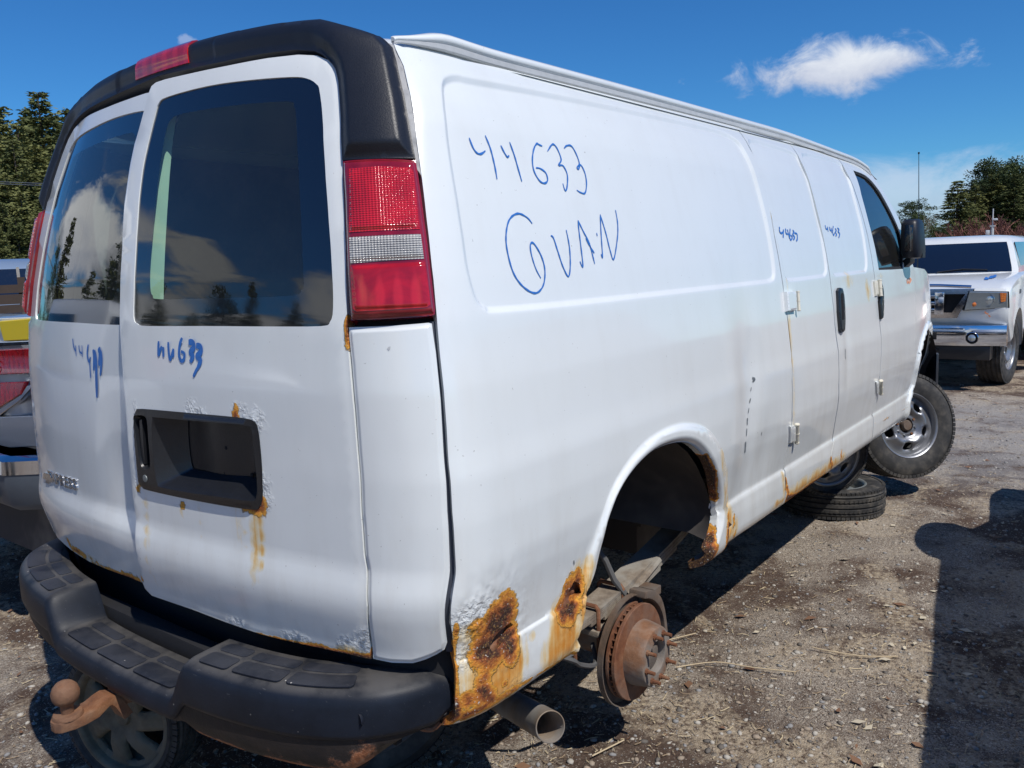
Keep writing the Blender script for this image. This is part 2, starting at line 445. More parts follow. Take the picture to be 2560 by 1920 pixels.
def ribbon(name, strokes, wid, mat, parent, off=.0016, disp=None, taper=True):
    """hand-drawn strokes lying on the skin; strokes are lists of photograph points"""
    vs = []; fs = []
    for st in strokes:
        w0 = wid
        if isinstance(st[0], (int, float)): w0 = st[0]; st = st[1:]
        Q = UV(st)
        if len(Q) > 2: Q = crom(Q, 6)
        Q = densify(Q, .006, False); n = len(Q)
        ext = disp(Q) if disp is not None else 0
        P = S(Q[:, 0], Q[:, 1]) + nrm(Q[:, 0], Q[:, 1])*(np.asarray(ext)+off).reshape(-1, 1) if disp is not None else S(Q[:, 0], Q[:, 1]) + nrm(Q[:, 0], Q[:, 1])*off
        N = nrm(Q[:, 0], Q[:, 1])
        for i in range(n):
            d = P[min(i+1, n-1)]-P[max(i-1, 0)]; s = np.cross(N[i], d); s /= max(np.linalg.norm(s), 1e-9)
            u = i/(n-1); w = w0*(.5+.5*min(1, u*8+.3, (1-u)*6+.2)) if taper else w0
            w *= 1+.25*math.sin(i*.9+w0*900)*.6
            vs += [tuple(P[i]-s*w/2), tuple(P[i]+s*w/2)]
        b = len(vs)-2*n
        fs += [(b+2*i, b+2*i+1, b+2*i+3, b+2*i+2) for i in range(n-1)]
    me = bpy.data.meshes.new(name); me.from_pydata(vs, [], fs)
    return link_mesh(name, me, mat, parent)

# ================================================================== materials
def van_paint(name, base=(.775, .80, .785), rough=.22):
    m, t, b = newmat(name); o = t.obj()
    r = t.attr('rust'); st = t.attr('stain'); bu = t.attr('bubble')
    n = t.noise(o, 55, 8, .65); n2 = t.noise(o, 16, 5, .6); sk = t.noise(t.map(o, (1, 1, .07)), 42, 5, .6)
    fine = t.noise(o, 190, 5, .7)
    rr = t.math('ADD', r, t.math('MULTIPLY', t.math('SUBTRACT', t.math('ADD', n, t.math('MULTIPLY', n2, .8)), .95), 1.05))
    rr = t.math('MULTIPLY', rr, t.ss(r, .02, .2))
    ss_ = t.math('ADD', st, t.math('MULTIPLY', t.math('SUBTRACT', t.math('ADD', sk, t.math('MULTIPLY', n2, .6)), .82), 1.3))
    ss_ = t.math('MULTIPLY', ss_, t.ss(st, .02, .3))
    sm = t.ss(ss_, .06, .70)
    # a little road grime all over
    gr = t.noise(t.map(o, (1, 1, .5)), 3.5, 6, .6); gr2 = t.noise(o, 300, 2, .5)
    white = t.mix(t.math('MULTIPLY', t.ss(gr, .45, .8), .10), base, (.62, .60, .55))
    film = t.noise(t.map(o, (1, 1, .22)), 11, 7, .62); sepz = t.add('ShaderNodeSeparateXYZ'); t.set(sepz, 0, o)
    lowd = t.ss(sepz.outputs[2], 1.0, .35)
    white = t.mix(t.math('MULTIPLY', t.math('MULTIPLY_ADD', lowd, .22, .07), t.ss(film, .42, .72)), white, (.50, .46, .39))
    scr = t.ss(t.noise(t.map(o, (3, 3, 60), rot=(.3, .2, 0)), 4, 5, .6), .70, .73)
    white = t.mix(t.math('MULTIPLY', scr, .12), white, (.45, .45, .44))
    speck = t.ss(t.noise(o, 130, 2, .4), .76, .78)
    white = t.mix(t.math('MULTIPLY', speck, .55), white, (.30, .28, .26))
    stc = t.mix(t.ss(ss_, .35, 1.0), (.80, .60, .26), t.mix(fine, (.74, .32, .035), (.56, .19, .03)))
    c = t.mix(sm, white, stc)
    rc = t.ramp(rr, [(0, (.82, .62, .26)), (.30, (.80, .38, .045)), (.54, (.64, .23, .030)), (.72, (.36, .10, .022)), (.87, (.14, .040, .018)), (1.0, (.05, .02, .013))])
    mot = t.mix(t.math('MULTIPLY', t.ss(fine, .52, .66), .55), rc, (.62, .36, .10))
    mot = t.mix(t.math('MULTIPLY', t.ss(t.noise(o, 120, 3, .6), .64, .70), t.ss(rr, .3, .6)), mot, (.72, .70, .64))
    rm = t.ss(rr, .16, .30)
    c = t.mix(rm, c, mot)
    t.set(b, 'Base Color', c)
    t.set(b, 'Roughness', t.math('MULTIPLY_ADD', rm, .55, t.math('MULTIPLY_ADD', sm, .15, t.math('MULTIPLY_ADD', gr, .12, rough-.06))))
    t.set(b, 'Coat Weight', t.math('MULTIPLY_ADD', rm, -.7, .7)); b.inputs['Coat Roughness'].default_value = .07
    h = t.math('ADD', t.math('MULTIPLY', t.math('MULTIPLY', rm, n), 1.6), t.math('MULTIPLY', t.math('MULTIPLY', bu, t.ss(t.noise(o, 105, 4, .5), .42, .62)), .45))
    h = t.math('ADD', h, t.math('MULTIPLY', fine, t.math('MULTIPLY', rm, .5)))
    nb = t.bump(h, 1.0, .005)
    # very slight waviness of old sheet metal
    wv = t.noise(o, 2.3, 2, .4)
    nb = t.bump(wv, .25, .006, nb)
    op = t.add('ShaderNodeBump'); 
    t.set(b, 'Normal', nb)
    t.n.remove(op)
    return m

def glass_mat(name, tint, rough=0.0, mixv=.0):
    m = bpy.data.materials.new(name); m.use_nodes = True; t = NT(m.node_tree); t.n.remove(t.n['Principled BSDF'])
    out = t.n['Material Output']
    tr = t.add('ShaderNodeBsdfTransparent'); t.set(tr, 0, tint)
    gl = t.add('ShaderNodeBsdfGlossy'); gl.inputs['Roughness'].default_value = rough; t.set(gl, 0, (1, 1, 1))
    ge = t.add('ShaderNodeNewGeometry'); dp = t.add('ShaderNodeVectorMath', operation='DOT_PRODUCT'); t.set(dp, 0, ge.outputs['Normal']); t.set(dp, 1, ge.outputs['Incoming'])
    k = t.math('POWER', t.math('SUBTRACT', 1.0, t.math('ABSOLUTE', dp.outputs['Value'])), 4.2)
    k = t.math('MULTIPLY_ADD', k, .92, .08+mixv, clamp=True)                # both faces of the pane, Schlick
    ms = t.add('ShaderNodeMixShader'); t.set(ms, 0, k); t.l.new(tr.outputs[0], ms.inputs[1]); t.l.new(gl.outputs[0], ms.inputs[2])
    # a film of dust
    df = t.add('ShaderNodeBsdfDiffuse'); t.set(df, 0, (.5, .5, .47)); n = t.noise(t.obj(), 6, 6, .6)
    m2 = t.add('ShaderNodeMixShader'); t.set(m2, 0, t.math('MULTIPLY_ADD', n, .03, .004)); t.l.new(ms.outputs[0], m2.inputs[1]); t.l.new(df.outputs[0], m2.inputs[2])
    t.l.new(m2.outputs[0], out.inputs[0]); return m

def lens_mat(name, col, grid=(160, 160), bumpv=.5, coat=1.0):
    m, t, b = newmat(name); o = t.obj()
    sep = t.add('ShaderNodeSeparateXYZ'); t.set(sep, 0, o)
    a = t.math('SINE', t.math('MULTIPLY', t.math('ADD', sep.outputs[0], t.math('MULTIPLY', sep.outputs[1], -1.0)), grid[0]*2)); c = t.math('SINE', t.math('MULTIPLY', sep.outputs[2], grid[1]*4))
    h = t.math('ADD', a, c) if grid[1] else a
    n = t.noise(o, 9, 4, .6, 1.0)
    colr = t.mix(t.ss(n, .35, .7), tuple(x*.62 for x in col), col)
    colr = t.mix(t.math('MULTIPLY', t.ss(h, .2, 1.6), .35), colr, tuple(min(1, x*1.5+.02) for x in col))
    t.set(b, 'Base Color', colr); b.inputs['Roughness'].default_value = .12; b.inputs['Coat Weight'].default_value = coat
    b.inputs['Coat Roughness'].default_value = .03; t.set(b, 'Normal', t.bump(h, bumpv, .0012)); return m

def rusty_metal(name, a=(.23, .095, .045), b_=(.10, .042, .025), c_=(.34, .20, .12), scale=22, grey=None, greymix=.5, bump=.7):
    m, t, b = newmat(name); o = t.obj(); n = t.noise(o, scale, 9, .68); f = t.noise(o, scale*6, 5, .7); big = t.noise(o, scale*.3, 4, .55)
    col = t.ramp(n, [(.28, b_), (.50, a), (.72, c_)])
    col = t.mix(t.math('MULTIPLY', f, .4), col, b_)
    if grey: col = t.mix(t.math('MULTIPLY', t.ss(big, .42, .60), greymix), col, grey)
    t.set(b, 'Base Color', col); b.inputs['Roughness'].default_value = .78; b.inputs['Metallic'].default_value = .15
    t.set(b, 'Normal', t.bump(t.math('ADD', n, t.math('MULTIPLY', f, .35)), bump, .004)); return m

def bumper_steel(name):
    """dark painted steel that has rusted through along the bottom and the corner"""
    m, t, b = newmat(name); o = t.obj(); sep = t.add('ShaderNodeSeparateXYZ'); t.set(sep, 0, o)
    n = t.noise(o, 14, 9, .65); f = t.noise(o, 90, 6, .7)
    low = t.ss(sep.outputs[2], .36, .20); rt = t.math('MAXIMUM', t.ss(sep.outputs[1], -.45, -.85), t.math('MULTIPLY', t.ss(sep.outputs[1], -.1, -.3), t.ss(sep.outputs[2], .275, .24)))
    k = t.math('ADD', t.math('MULTIPLY', t.math('MULTIPLY', low, rt), .42), t.math('SUBTRACT', n, .40))
    col = t.mix(t.ss(n, .3, .7), (.008, .007, .008), (.026, .018, .015))
    col = t.mix(t.ss(k, .30, .42), col, t.ramp(f, [(.25, (.09, .03, .018)), (.5, (.30, .11, .045)), (.62, (.36, .17, .09)), (.75, (.42, .36, .30))]))
    t.set(b, 'Base Color', col); b.inputs['Roughness'].default_value = .62
    t.set(b, 'Normal', t.bump(t.math('ADD', t.math('MULTIPLY', n, t.ss(k, .25, .45)), t.math('MULTIPLY', f, .3)), .8, .006)); return m

def bumper_plastic(name, base=(.008, .011, .018), dust=.8):
    m, t, b = newmat(name); o = t.obj(); n = t.noise(o, 9, 7, .6); g = t.noise(o, 420, 3, .5); sc_ = t.noise(t.map(o, (9, 1.2, 9), rot=(0, 0, .5)), 22, 4, .6)
    geo = t.add('ShaderNodeNewGeometry'); sp = t.add('ShaderNodeSeparateXYZ'); t.set(sp, 0, geo.outputs['Normal'])
    up = t.ss(sp.outputs[2], .55, .98)
    col = t.mix(t.ss(n, .3, .75), base, tuple(x*1.7 for x in base))
    col = t.mix(t.math('MULTIPLY', t.math('MULTIPLY', t.ss(n, .25, .6), up), dust*.42), col, (.22, .20, .17))
    col = t.mix(t.math('MULTIPLY', t.ss(sc_, .66, .74), .35), col, (.20, .20, .20))
    col = t.mix(t.math('MULTIPLY', t.ss(t.vor(o, 34), .09, .05), t.ss(t.noise(o, 5, 3), .52, .60)), col, (.48, .46, .42))
    t.set(b, 'Base Color', col); b.inputs['Roughness'].default_value = .48; b.inputs['Specular IOR Level'].default_value = .24
    t.set(b, 'Normal', t.bump(g, .35, .0008)); return m

def tyre_mat(name, dust=.35):
    m, t, b = newmat(name); o = t.obj(); n = t.noise(o, 14, 7, .6); f = t.noise(o, 130, 4, .6)
    col = t.mix(t.ss(n, .3, .75), (.022, .022, .023), (.045, .044, .042))
    col = t.mix(t.math('MULTIPLY', t.ss(n, .4, .8), dust), col, (.19, .165, .135))
    t.set(b, 'Base Color', col); b.inputs['Roughness'].default_value = .75
    t.set(b, 'Normal', t.bump(f, .25, .001)); return m

MT = {}
MT['paint'] = van_paint('van_paint')
MT['gap'] = simple('seam_black', (.012, .012, .014), .8)
MT['inner'] = simple('inner_panel', (.10, .11, .12), .7, dust=.3)
MT['innerwhite'] = simple('inner_white', (.80, .82, .78), .5, var=.2, scale=8)
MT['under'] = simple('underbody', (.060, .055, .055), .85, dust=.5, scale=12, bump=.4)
MT['trim'] = simple('trim_black', (.011, .013, .019), .42, var=.35, scale=300, bump=.16, spec=.45)
MT['seal'] = simple('sealant_grey', (.34, .34, .34), .6, var=.45, scale=40, bump=.6)
MT['rail'] = simple('rail_grey', (.52, .53, .53), .5, var=.3, scale=35, bump=.35)
MT['frit'] = simple('glass_border', (.006, .007, .010), .04, var=.1, coat=1.0, spec=.9)
MT['glass'] = glass_mat('tinted_glass', (.66, .86, .74))
MT['glassl'] = glass_mat('door_glass', (.42, .62, .62))
MT['red'] = lens_mat('red_lens', (.62, .010, .018), (330, 330), .5)
MT['redb'] = lens_mat('red_housing', (.30, .008, .018), (20, 0), .0)
MT['redl'] = lens_mat('red_lens_smooth', (.55, .008, .014), (60, 10), .12)
MT['clear'] = lens_mat('clear_lens', (.62, .60, .56), (330, 330), .9)
MT['mark'] = simple('marker_blue', (.03, .16, .50), .5, var=.3, scale=60)
MT['plast'] = simple('recess_plastic', (.014, .015, .018), .33, var=.3, scale=90, spec=.6, bump=.1)
MT['bplast'] = bumper_plastic('bumper_cover')
MT['bpad'] = bumper_plastic('bumper_pad', (.012, .015, .023), .25)
MT['bsteel'] = bumper_steel('bumper_steel')
MT['rust'] = rusty_metal('rust_brown')
MT['rusth'] = rusty_metal('rust_hitch', (.25, .105, .042), (.12, .048, .025), (.34, .185, .095), 26, (.17, .12, .09), .4, .9)
MT['rotor'] = rusty_metal('rust_rotor', (.22, .085, .038), (.10, .038, .022), (.31, .16, .085), 24, (.20, .15, .12), .45)
MT['hat'] = rusty_metal('rust_hat', (.25, .12, .06), (.12, .07, .045), (.34, .22, .15), 18, (.24, .23, .21), .85)
MT['shield'] = rusty_metal('rust_shield', (.16, .10, .065), (.08, .06, .045), (.24, .17, .12), 18, (.16, .15, .14), .6)
MT['leaf'] = rusty_metal('spring_steel', (.27, .22, .17), (.12, .095, .075), (.42, .37, .30), 20, (.34, .33, .30), .7, .5)
MT['exh'] = rusty_metal('exhaust_steel', (.23, .16, .10), (.14, .12, .10), (.33, .27, .20), 13, (.27, .27, .26), .75, .35)
MT['tyre'] = tyre_mat('tyre_rubber'); MT['tyred'] = tyre_mat('tyre_dusty', .55)
MT['steelw'] = simple('wheel_silver', (.30, .31, .33), .36, .7, .35, 18, dust=.15)
MT['steelb'] = simple('wheel_grey', (.20, .22, .22), .5, .3, .35, 20, dust=.4)
MT['goldw'] = rusty_metal('wheel_tarnished', (.17, .14, .09), (.07, .055, .04), (.26, .22, .15), 12, (.18, .16, .12), .6, .2)
MT['dark'] = simple('dark_hole', (.008, .008, .009), .9)
MT['hose'] = simple('rubber_hose', (.10, .10, .10), .6)
MT['chrome'] = simple('chrome', (.72, .74, .77), .10, 1.0, .08, 12)
MT['badge'] = simple('badge_chrome', (.55, .56, .58), .22, .9, .2, 40)

# ================================================================== the van
van = empty('cargo_van', (0, 0, GZ), 0, 'large white cargo van jacked up with rusted sills, no rear wheel and blue marker numbers', 'van')

def blobs(L):
    """L: (px, py, r_t, r_v, amplitude) -> smooth field on the skin"""
    Z = [(uv((a, b)), c, d, e) for a, b, c, d, e in L]
    def f(Q):
        r = np.zeros(len(Q))
        for q, c, d, e in Z:
            k = np.clip(1-np.hypot((Q[:, 0]-q[0])/c, (Q[:, 1]-q[1])/d), 0, 1); r = np.maximum(r, e*k*(2-k))
        return r
    return f
def addf(*fs):
    return lambda Q: np.maximum.reduce([f(Q) for f in fs])
def line_field(pts, w, amp, up=None):
    """field along a polyline of photograph points"""
    P = UV(pts)
    return lambda Q: amp*np.clip(1-pdist(Q, P, False)/w, 0, 1)*(.55+.9*fbm(Q, 9, 3))
def rev(P): return P[::-1]
def circ(c, r, n=20, k=1.0): return np.array([(c[0]+r*math.cos(2*PI*i/n)*k, c[1]+r*math.sin(2*PI*i/n)) for i in range(n)])

# ---- outlines read off the photograph (pixels), turned into places on the skin
seam_rear = UV([(985, 110), (1009, 164), (1023, 224), (1037, 301), (1045, 373), (1055, 446), (1072, 590), (1084, 700), (1093, 803), (1100, 885), (1110, 977), (1117, 1073), (1122, 1160), (1131, 1280), (1134, 1470), (1135, 1633), (1137, 1760)])
seam_rear = np.vstack([seam_rear, [[seam_rear[-1][0]+.003, .292]]])
s1 = UV([(1838, 317), (1870, 362), (1901, 427), (1920, 500), (1936, 590), (1956, 705), (1969, 798), (1978, 880), (1980, 950), (1980, 1031), (1974, 1100), (1962, 1179), (1964, 1225)])
s2 = UV([(1969, 353), (1990, 381), (2011, 422), (2035, 498), (2060, 604), (2077, 712), (2087, 810), (2096, 879), (2097, 960), (2092, 1030), (2081, 1100), (2077, 1140)])
s3 = UV([(2095, 397), (2120, 438), (2146, 505), (2168, 585), (2186, 690), (2197, 780), (2203, 840), (2203, 890), (2199, 940), (2189, 998), (2183, 1050)])
def bott(s): return np.vstack([s, [[s[-1][0], .292]]])
s1, s2, s3 = bott(s1), bott(s2), bott(s3)
arch = UV([(1447, 1600), (1462, 1510), (1482, 1434), (1501, 1360), (1522, 1285), (1554, 1216), (1596, 1161), (1644, 1123), (1697, 1106), (1734, 1113), (1766, 1145), (1785, 1195), (1793, 1265), (1790, 1330), (1775, 1370)])
arch = crom(arch, 4)
arch = np.vstack([[[arch[0][0]-.012, .292]], arch, [[arch[-1][0]-.01, .292]]])
flare = crom(UV([(1440, 1520), (1461, 1418), (1474, 1375), (1501, 1303), (1527, 1232), (1559, 1172), (1612, 1108), (1671, 1070), (1718, 1060), (1761, 1070), (1793, 1105), (1809, 1153), (1814, 1206), (1815, 1269)]), 4)
inset0 = crom(UV([(1111, 267), (1122, 367), (1136, 457), (1154, 570), (1167, 661), (1181, 719), (1196, 757), (1217, 773), (1248, 777), (1452, 758), (1700, 730), (1900, 707), (1927, 703), (1937, 692), (1936, 659), (1922, 574), (1897, 469), (1867, 386), (1842, 350), (1800, 328), (1700, 303), (1452, 249), (1190, 199), (1149, 190), (1122, 193), (1108, 210)]), 3, True)
inset1 = crom(UV([(1874, 360), (1905, 448), (1939, 574), (1962, 680), (1968, 696), (1980, 701), (2050, 692), (2064, 687), (2067, 660), (2049, 553), (2024, 460), (2003, 405), (1981, 380), (1927, 362), (1885, 350)]), 3, True)
inset2 = crom(UV([(2008, 395), (2036, 481), (2062, 574), (2080, 668), (2086, 686), (2097, 688), (2155, 680), (2166, 676), (2168, 646), (2157, 570), (2133, 477), (2112, 422), (2091, 403), (2036, 388), (2014, 384)]), 3, True)

def press(poly, depth=.009, w=.020):
    return lambda Q: -depth*sstep(sdist(Q, poly), -w*.35, w*.65)
def flare_disp(opening, fl):
    def f(Q):
        d = pdist(Q, opening[1:-1], False); df = sdist(Q, np.vstack([fl, [[fl[-1][0], .25], [fl[0][0], .25]]]))
        lip = .014*sstep(df, -.004, .012) - .020*np.clip(1-d/.022, 0, 1)**2
        return lip
    return f

# dent in the quarter panel with the scrape
dent = uv((1880, 1010)); dent2 = uv((1890, 1130))
def side_disp(Q):
    d = press(inset0)(Q) + flare_disp(arch, flare)(Q)
    a = np.hypot((Q[:, 0]-dent[0])/.10, (Q[:, 1]-dent[1])/.30); d = d - .018*np.exp(-a**2)
    a = np.hypot((Q[:, 0]-dent2[0]-.10)/.12, (Q[:, 1]-dent2[1])/.14); d = d - .010*np.exp(-a**2)
    # rust bulges by the rear corner and behind the arch
    for c, r in ((h1c, .10), (h2c, .07), (uv((1185, 1560)), .06)):
        a = np.hypot((Q[:, 0]-c[0])/r, (Q[:, 1]-c[1])/(r*1.3)); d = d + .006*np.exp(-a**2)*fbm(Q, 60, 5)
    bq = bubf(Q); d = d + .0016*bq*sstep(fbm(Q, 110, 9), .45, .62)
    return d
h1c = uv((1240, 1590)); h2c = uv((1432, 1495))
bubf = blobs([(1165, 1560, .07, .05, .9), (1190, 1530, .07, .045, .8), (1165, 1640, .05, .04, .7), (1250, 1530, .05, .05, .6), (1290, 1720, .05, .05, .5), (1210, 1540, .05, .05, .8)])
hole1 = UV([(1222, 1618), (1232, 1590), (1250, 1572), (1276, 1556), (1283, 1562), (1268, 1590), (1250, 1610), (1232, 1628)])
hole2 = UV([(1404, 1515), (1412, 1490), (1424, 1470), (1434, 1452), (1447, 1458), (1444, 1480), (1432, 1500), (1428, 1520), (1415, 1530)])
hole3 = UV([(1814, 1340), (1815, 1318), (1822, 1304), (1831, 1312), (1826, 1330), (1818, 1350)])
tipf = lambda Q: 1.3*(np.clip(1-np.abs(Q[:, 0]-arch[-1][0])/.05, 0, 1)**.5)*sstep(Q[:, 1], .37, .34) + 1.2*(Q[:, 1] < .31)*(Q[:, 0] < arch[0][0])*sstep(fbm(Q, 14, 8), .35, .55)
rust_side = addf(tipf, blobs([
    (1245, 1560, .075, .085, 1.15), (1262, 1535, .055, .075, 1.0), (1265, 1600, .05, .08, 1.05), (1215, 1620, .07, .075, 1.1), (1200, 1560, .05, .03, .62), (1205, 1600, .035, .03, .6),
    (1208, 1725, .035, .06, .95), (1225, 1745, .03, .035, .85), (1172, 1748, .024, .03, .9), (1195, 1745, .04, .03, .75), (1215, 1690, .02, .035, .8), (1262, 1708, .014, .012, .7), (1172, 1640, .012, .03, .55),
    (1420, 1500, .045, .09, 1.1), (1440, 1460, .03, .06, .9), (1468, 1475, .018, .03, .8), (1410, 1530, .04, .05, .95), (1456, 1560, .02, .09, .55),
    (1815, 1325, .03, .10, 1.0), (1775, 1378, .05, .035, 1.1), (1138, 1780, .02, .06, 1.1), (1768, 1386, .05, .05, 1.5), (1745, 1390, .05, .05, 1.4), (1836, 1300, .02, .05, .5), (1838, 1335, .018, .03, .55), (1806, 1200, .012, .05, .4)]),
    line_field([(1763, 1140), (1783, 1180), (1792, 1250), (1791, 1310), (1784, 1350), (1768, 1384)], .012, 1.2),
    line_field([(1139, 1560), (1140, 1700), (1140, 1790)], .010, .6), line_field([(1300, 1713), (1380, 1665), (1440, 1625)], .012, .55),
    line_field([(1160, 1790), (1220, 1760), (1290, 1720)], .022, .7))
stain_side = addf(blobs([
    (1250, 1680, .12, .16, 1.0), (1240, 1730, .13, .12, .95), (1190, 1740, .09, .12, .7), (1170, 1660, .04, .1, .5), (1270, 1640, .06, .15, .95), (1180, 1585, .06, .05, .55),
    (1420, 1570, .10, .13, 1.0), (1440, 1520, .08, .16, .9), (1400, 1620, .11, .09, .75), (1462, 1440, .04, .08, .6), (1475, 1510, .03, .10, .6), (1150, 1700, .03, .15, .4),
    (1820, 1310, .06, .13, .85), (1836, 1330, .05, .09, .7), (1330, 1590, .02, .02, .5), (1316, 1630, .012, .08, .55), (1296, 1650, .014, .1, .55), (1807, 1230, .03, .12, .5)]),
    line_field([(1795, 1130), (1806, 1190), (1808, 1270)], .03, .7), line_field([(1957, 1190), (1962, 1250), (1940, 1262)], .03, .6), line_field([(1880, 1310), (1960, 1252)], .02, .35))

# ---- quarter panel
top0 = UV([(1018, 122), (1100, 140), (1240, 168), (1500, 232), (1700, 282)])
q_out = np.vstack([rev(seam_rear), top0, s1 + [[-.004, 0]]*1 if False else s1-np.array([.0035, 0]), ])
ai = arch
q_out = np.vstack([q_out, rev(ai)])
q_out = q_out[np.r_[0:len(q_out)]]
IO = (-.014, -.007, 0, .007, .014)
side = patch('quarter_panel', q_out, MT['paint'], van, h=.018, lines=[(inset0, IO, .010, True), (flare, (-.008, -.003, .003, .009, .016), .010, False), (arch[1:-1], (.006, .012, .018, .024, .032), .010, False)], holes=(hole1, hole2, hole3), disp=side_disp, hem=.025,
             fine=[(circ(h1c+[0, -.10], .26, 24, .8), .007), (circ(h2c+[0, -.08], .18, 24, .6), .007)],
             attrs={'rust': rust_side, 'stain': stain_side, 'bubble': bubf})
# torn rusty tin seen through the holes
for hc, hp in ((h1c, hole1), (h2c, hole2), (uv((1820, 1328)), hole3)):
    big = (hp-hp.mean(0))*2.2+hp.mean(0)
    patch('torn_metal', big, MT['rust'], side, h=.012, disp=lambda Q: -.016+.022*(fbm(Q, 45, 4)-.5), hem=0)
# ---- cargo doors and front door
hinge_rust = line_field([(1968, 1262), (2000, 1228), (2040, 1200), (2080, 1172)], .030, 1.15)
d1_rust = addf(line_field([(1968, 1245), (1992, 1238), (2020, 1215), (2060, 1190), (2076, 1175)], .022, 1.2), line_field([(1964, 1200), (1970, 1240), (1968, 1252)], .016, 1.0), line_field([(1962, 700), (1966, 1000), (1966, 1150)], .004, .25))
d1_stain = addf(line_field([(1975, 1240), (2020, 1205), (2060, 1180), (2078, 1160)], .06, .85), line_field([(1967, 700), (1975, 830), (1985, 980), (1972, 1150)], .030, .42), line_field([(1900, 430), (1950, 640)], .012, .3))
s2a = s2-np.array([.0045, 0]); s1b = s1+np.array([.0045, 0]); s2b = s2+np.array([.0045, 0]); s3a = s3-np.array([.0045, 0]); s3b = s3+np.array([.0045, 0])
top1 = UV([(1860, 326), (1910, 340), (1950, 351)]); top2 = UV([(1985, 360), (2040, 378), (2080, 392)])
def doorf(L): return lambda Q: sum(f(Q) for f in L)
def cdent(Q): a = np.hypot((Q[:, 0]-dd[0])/.05, (Q[:, 1]-dd[1])/.20); return -.004*np.exp(-a**2)
dd = uv((2120, 900))
door1 = patch('cargo_door', np.vstack([rev(s1b), top1, s2a]), MT['paint'], van, h=.018, lines=[(inset1, IO, .010, True)], disp=press(inset1, .008, .018), hem=.025, attrs={'rust': d1_rust, 'stain': d1_stain})
door2 = patch('cargo_door', np.vstack([rev(s2b), top2, s3a]), MT['paint'], van, h=.018, lines=[(inset2, IO, .010, True)], disp=doorf([press(inset2, .008, .018), cdent]), hem=.025,
              attrs={'rust': addf(blobs([(2103, 1140, .012, .04, 1.0), (2070, 1170, .05, .03, .8)]), line_field([(2077, 1150), (2079, 1170)], .02, .9)), 'stain': addf(blobs([(2120, 700, .12, .06, .45), (2170, 725, .06, .08, .5)]), line_field([(2080, 1165), (2110, 1145)], .05, .6))})
fwin = crom(UV([(2133, 426), (2163, 438), (2188, 463), (2212, 500), (2236, 547), (2252, 588), (2259, 630), (2259, 672)]), 3)
fwin = np.vstack([fwin, UV([(2230, 674), (2197, 675), (2188, 621), (2171, 553), (2153, 486)])])
apil = UV([(2110, 402), (2140, 412), (2163, 422), (2180, 438), (2200, 466), (2222, 500), (2245, 542), (2262, 590), (2274, 640), (2284, 668)])
fseam = UV([(2287, 700), (2289, 780), (2290, 820), (2288, 858)])
farch = crom(UV([(2272, 1010), (2280, 975), (2288, 943), (2296, 905), (2304, 868), (2312, 843)]), 3)
# the arch crown and its far side lie past the outline seen from here
cx_f, r_f = 4.80, .0
tcx = np.interp(cx_f, _pl[len(_pl)//2:, 0], _L[len(_pl)//2:])
rad = farch[:, 0].max()
fa2 = np.array([(tcx+.50*math.cos(a), .36+.47*math.sin(a)) for a in np.linspace(PI*.60, 0.02, 14)])
farch = np.vstack([[[farch[0][0]-.03, .292]], farch, fa2[fa2[:, 0] > rad+.04], [[tcx+.52, .30]]])
ft = np.gradient(farch, axis=0); ft = np.stack([-ft[:, 1], ft[:, 0]], 1); ft /= np.linalg.norm(ft, axis=1, keepdims=True)
fflare = farch[1:-1]+ft[1:-1]*.052
fi = np.argmin(np.hypot(*(farch-fseam[-1]).T)); fdoor = np.vstack([rev(s3b), apil, fseam, rev(farch[:fi+1])])
fdoor_o = patch('front_door', fdoor, MT['paint'], van, h=.018, holes=(fwin,), disp=flare_disp(farch, fflare), hem=.010, lines=[(fflare, (-.006, 0, .006, .012), .012, False)],
                attrs={'rust': line_field([(2186, 1060), (2230, 1040), (2268, 1015)], .01, .4), 'stain': blobs([(2200, 690, .10, .03, .3), (2205, 1000, .02, .1, .3)])})
tend = _L[-1]
fen = np.vstack([rev(fseam)+[[.002, 0]], UV([(2284, 668)])+[[.003, 0]], [[tcx+.0, 1.215], [tcx+.20, 1.17], [tcx+.40, 1.10], [tend-.02, 1.02], [tend-.02, .55], [tcx+.54, .50]], rev(farch[fi:-1])])
fender = patch('front_fender', fen, MT['paint'], van, h=.03, disp=flare_disp(farch, fflare), hem=.006, lines=[(fflare, (-.006, 0, .006, .012), .012, False)], attrs={'rust': lambda Q: Q[:, 0]*0, 'stain': lambda Q: Q[:, 0]*0})
# hidden left-hand skin, seen only from elsewhere
def mir(P): P = np.asarray(P, float)*[-1, 1]; return P[::-1]
zero = lambda Q: Q[:, 0]*0
NA = {'rust': zero, 'stain': zero, 'bubble': zero}
lt = seam_rear[:, 0].max()
left_out = mir(np.vstack([rev(seam_rear), top0[[0, -1]], s3a[[0]], s3a[5:], rev(arch)]))
patch('quarter_panel', left_out, MT['paint'], van, h=.05, disp=lambda Q: press(mir(inset0))(Q), hem=.02, attrs=NA)
patch('front_door', mir(fdoor), MT['paint'], van, h=.05, holes=(mir(fwin),), hem=.02, attrs=NA)
patch('front_fender', mir(fen), MT['paint'], van, h=.05, hem=.02, attrs=NA)

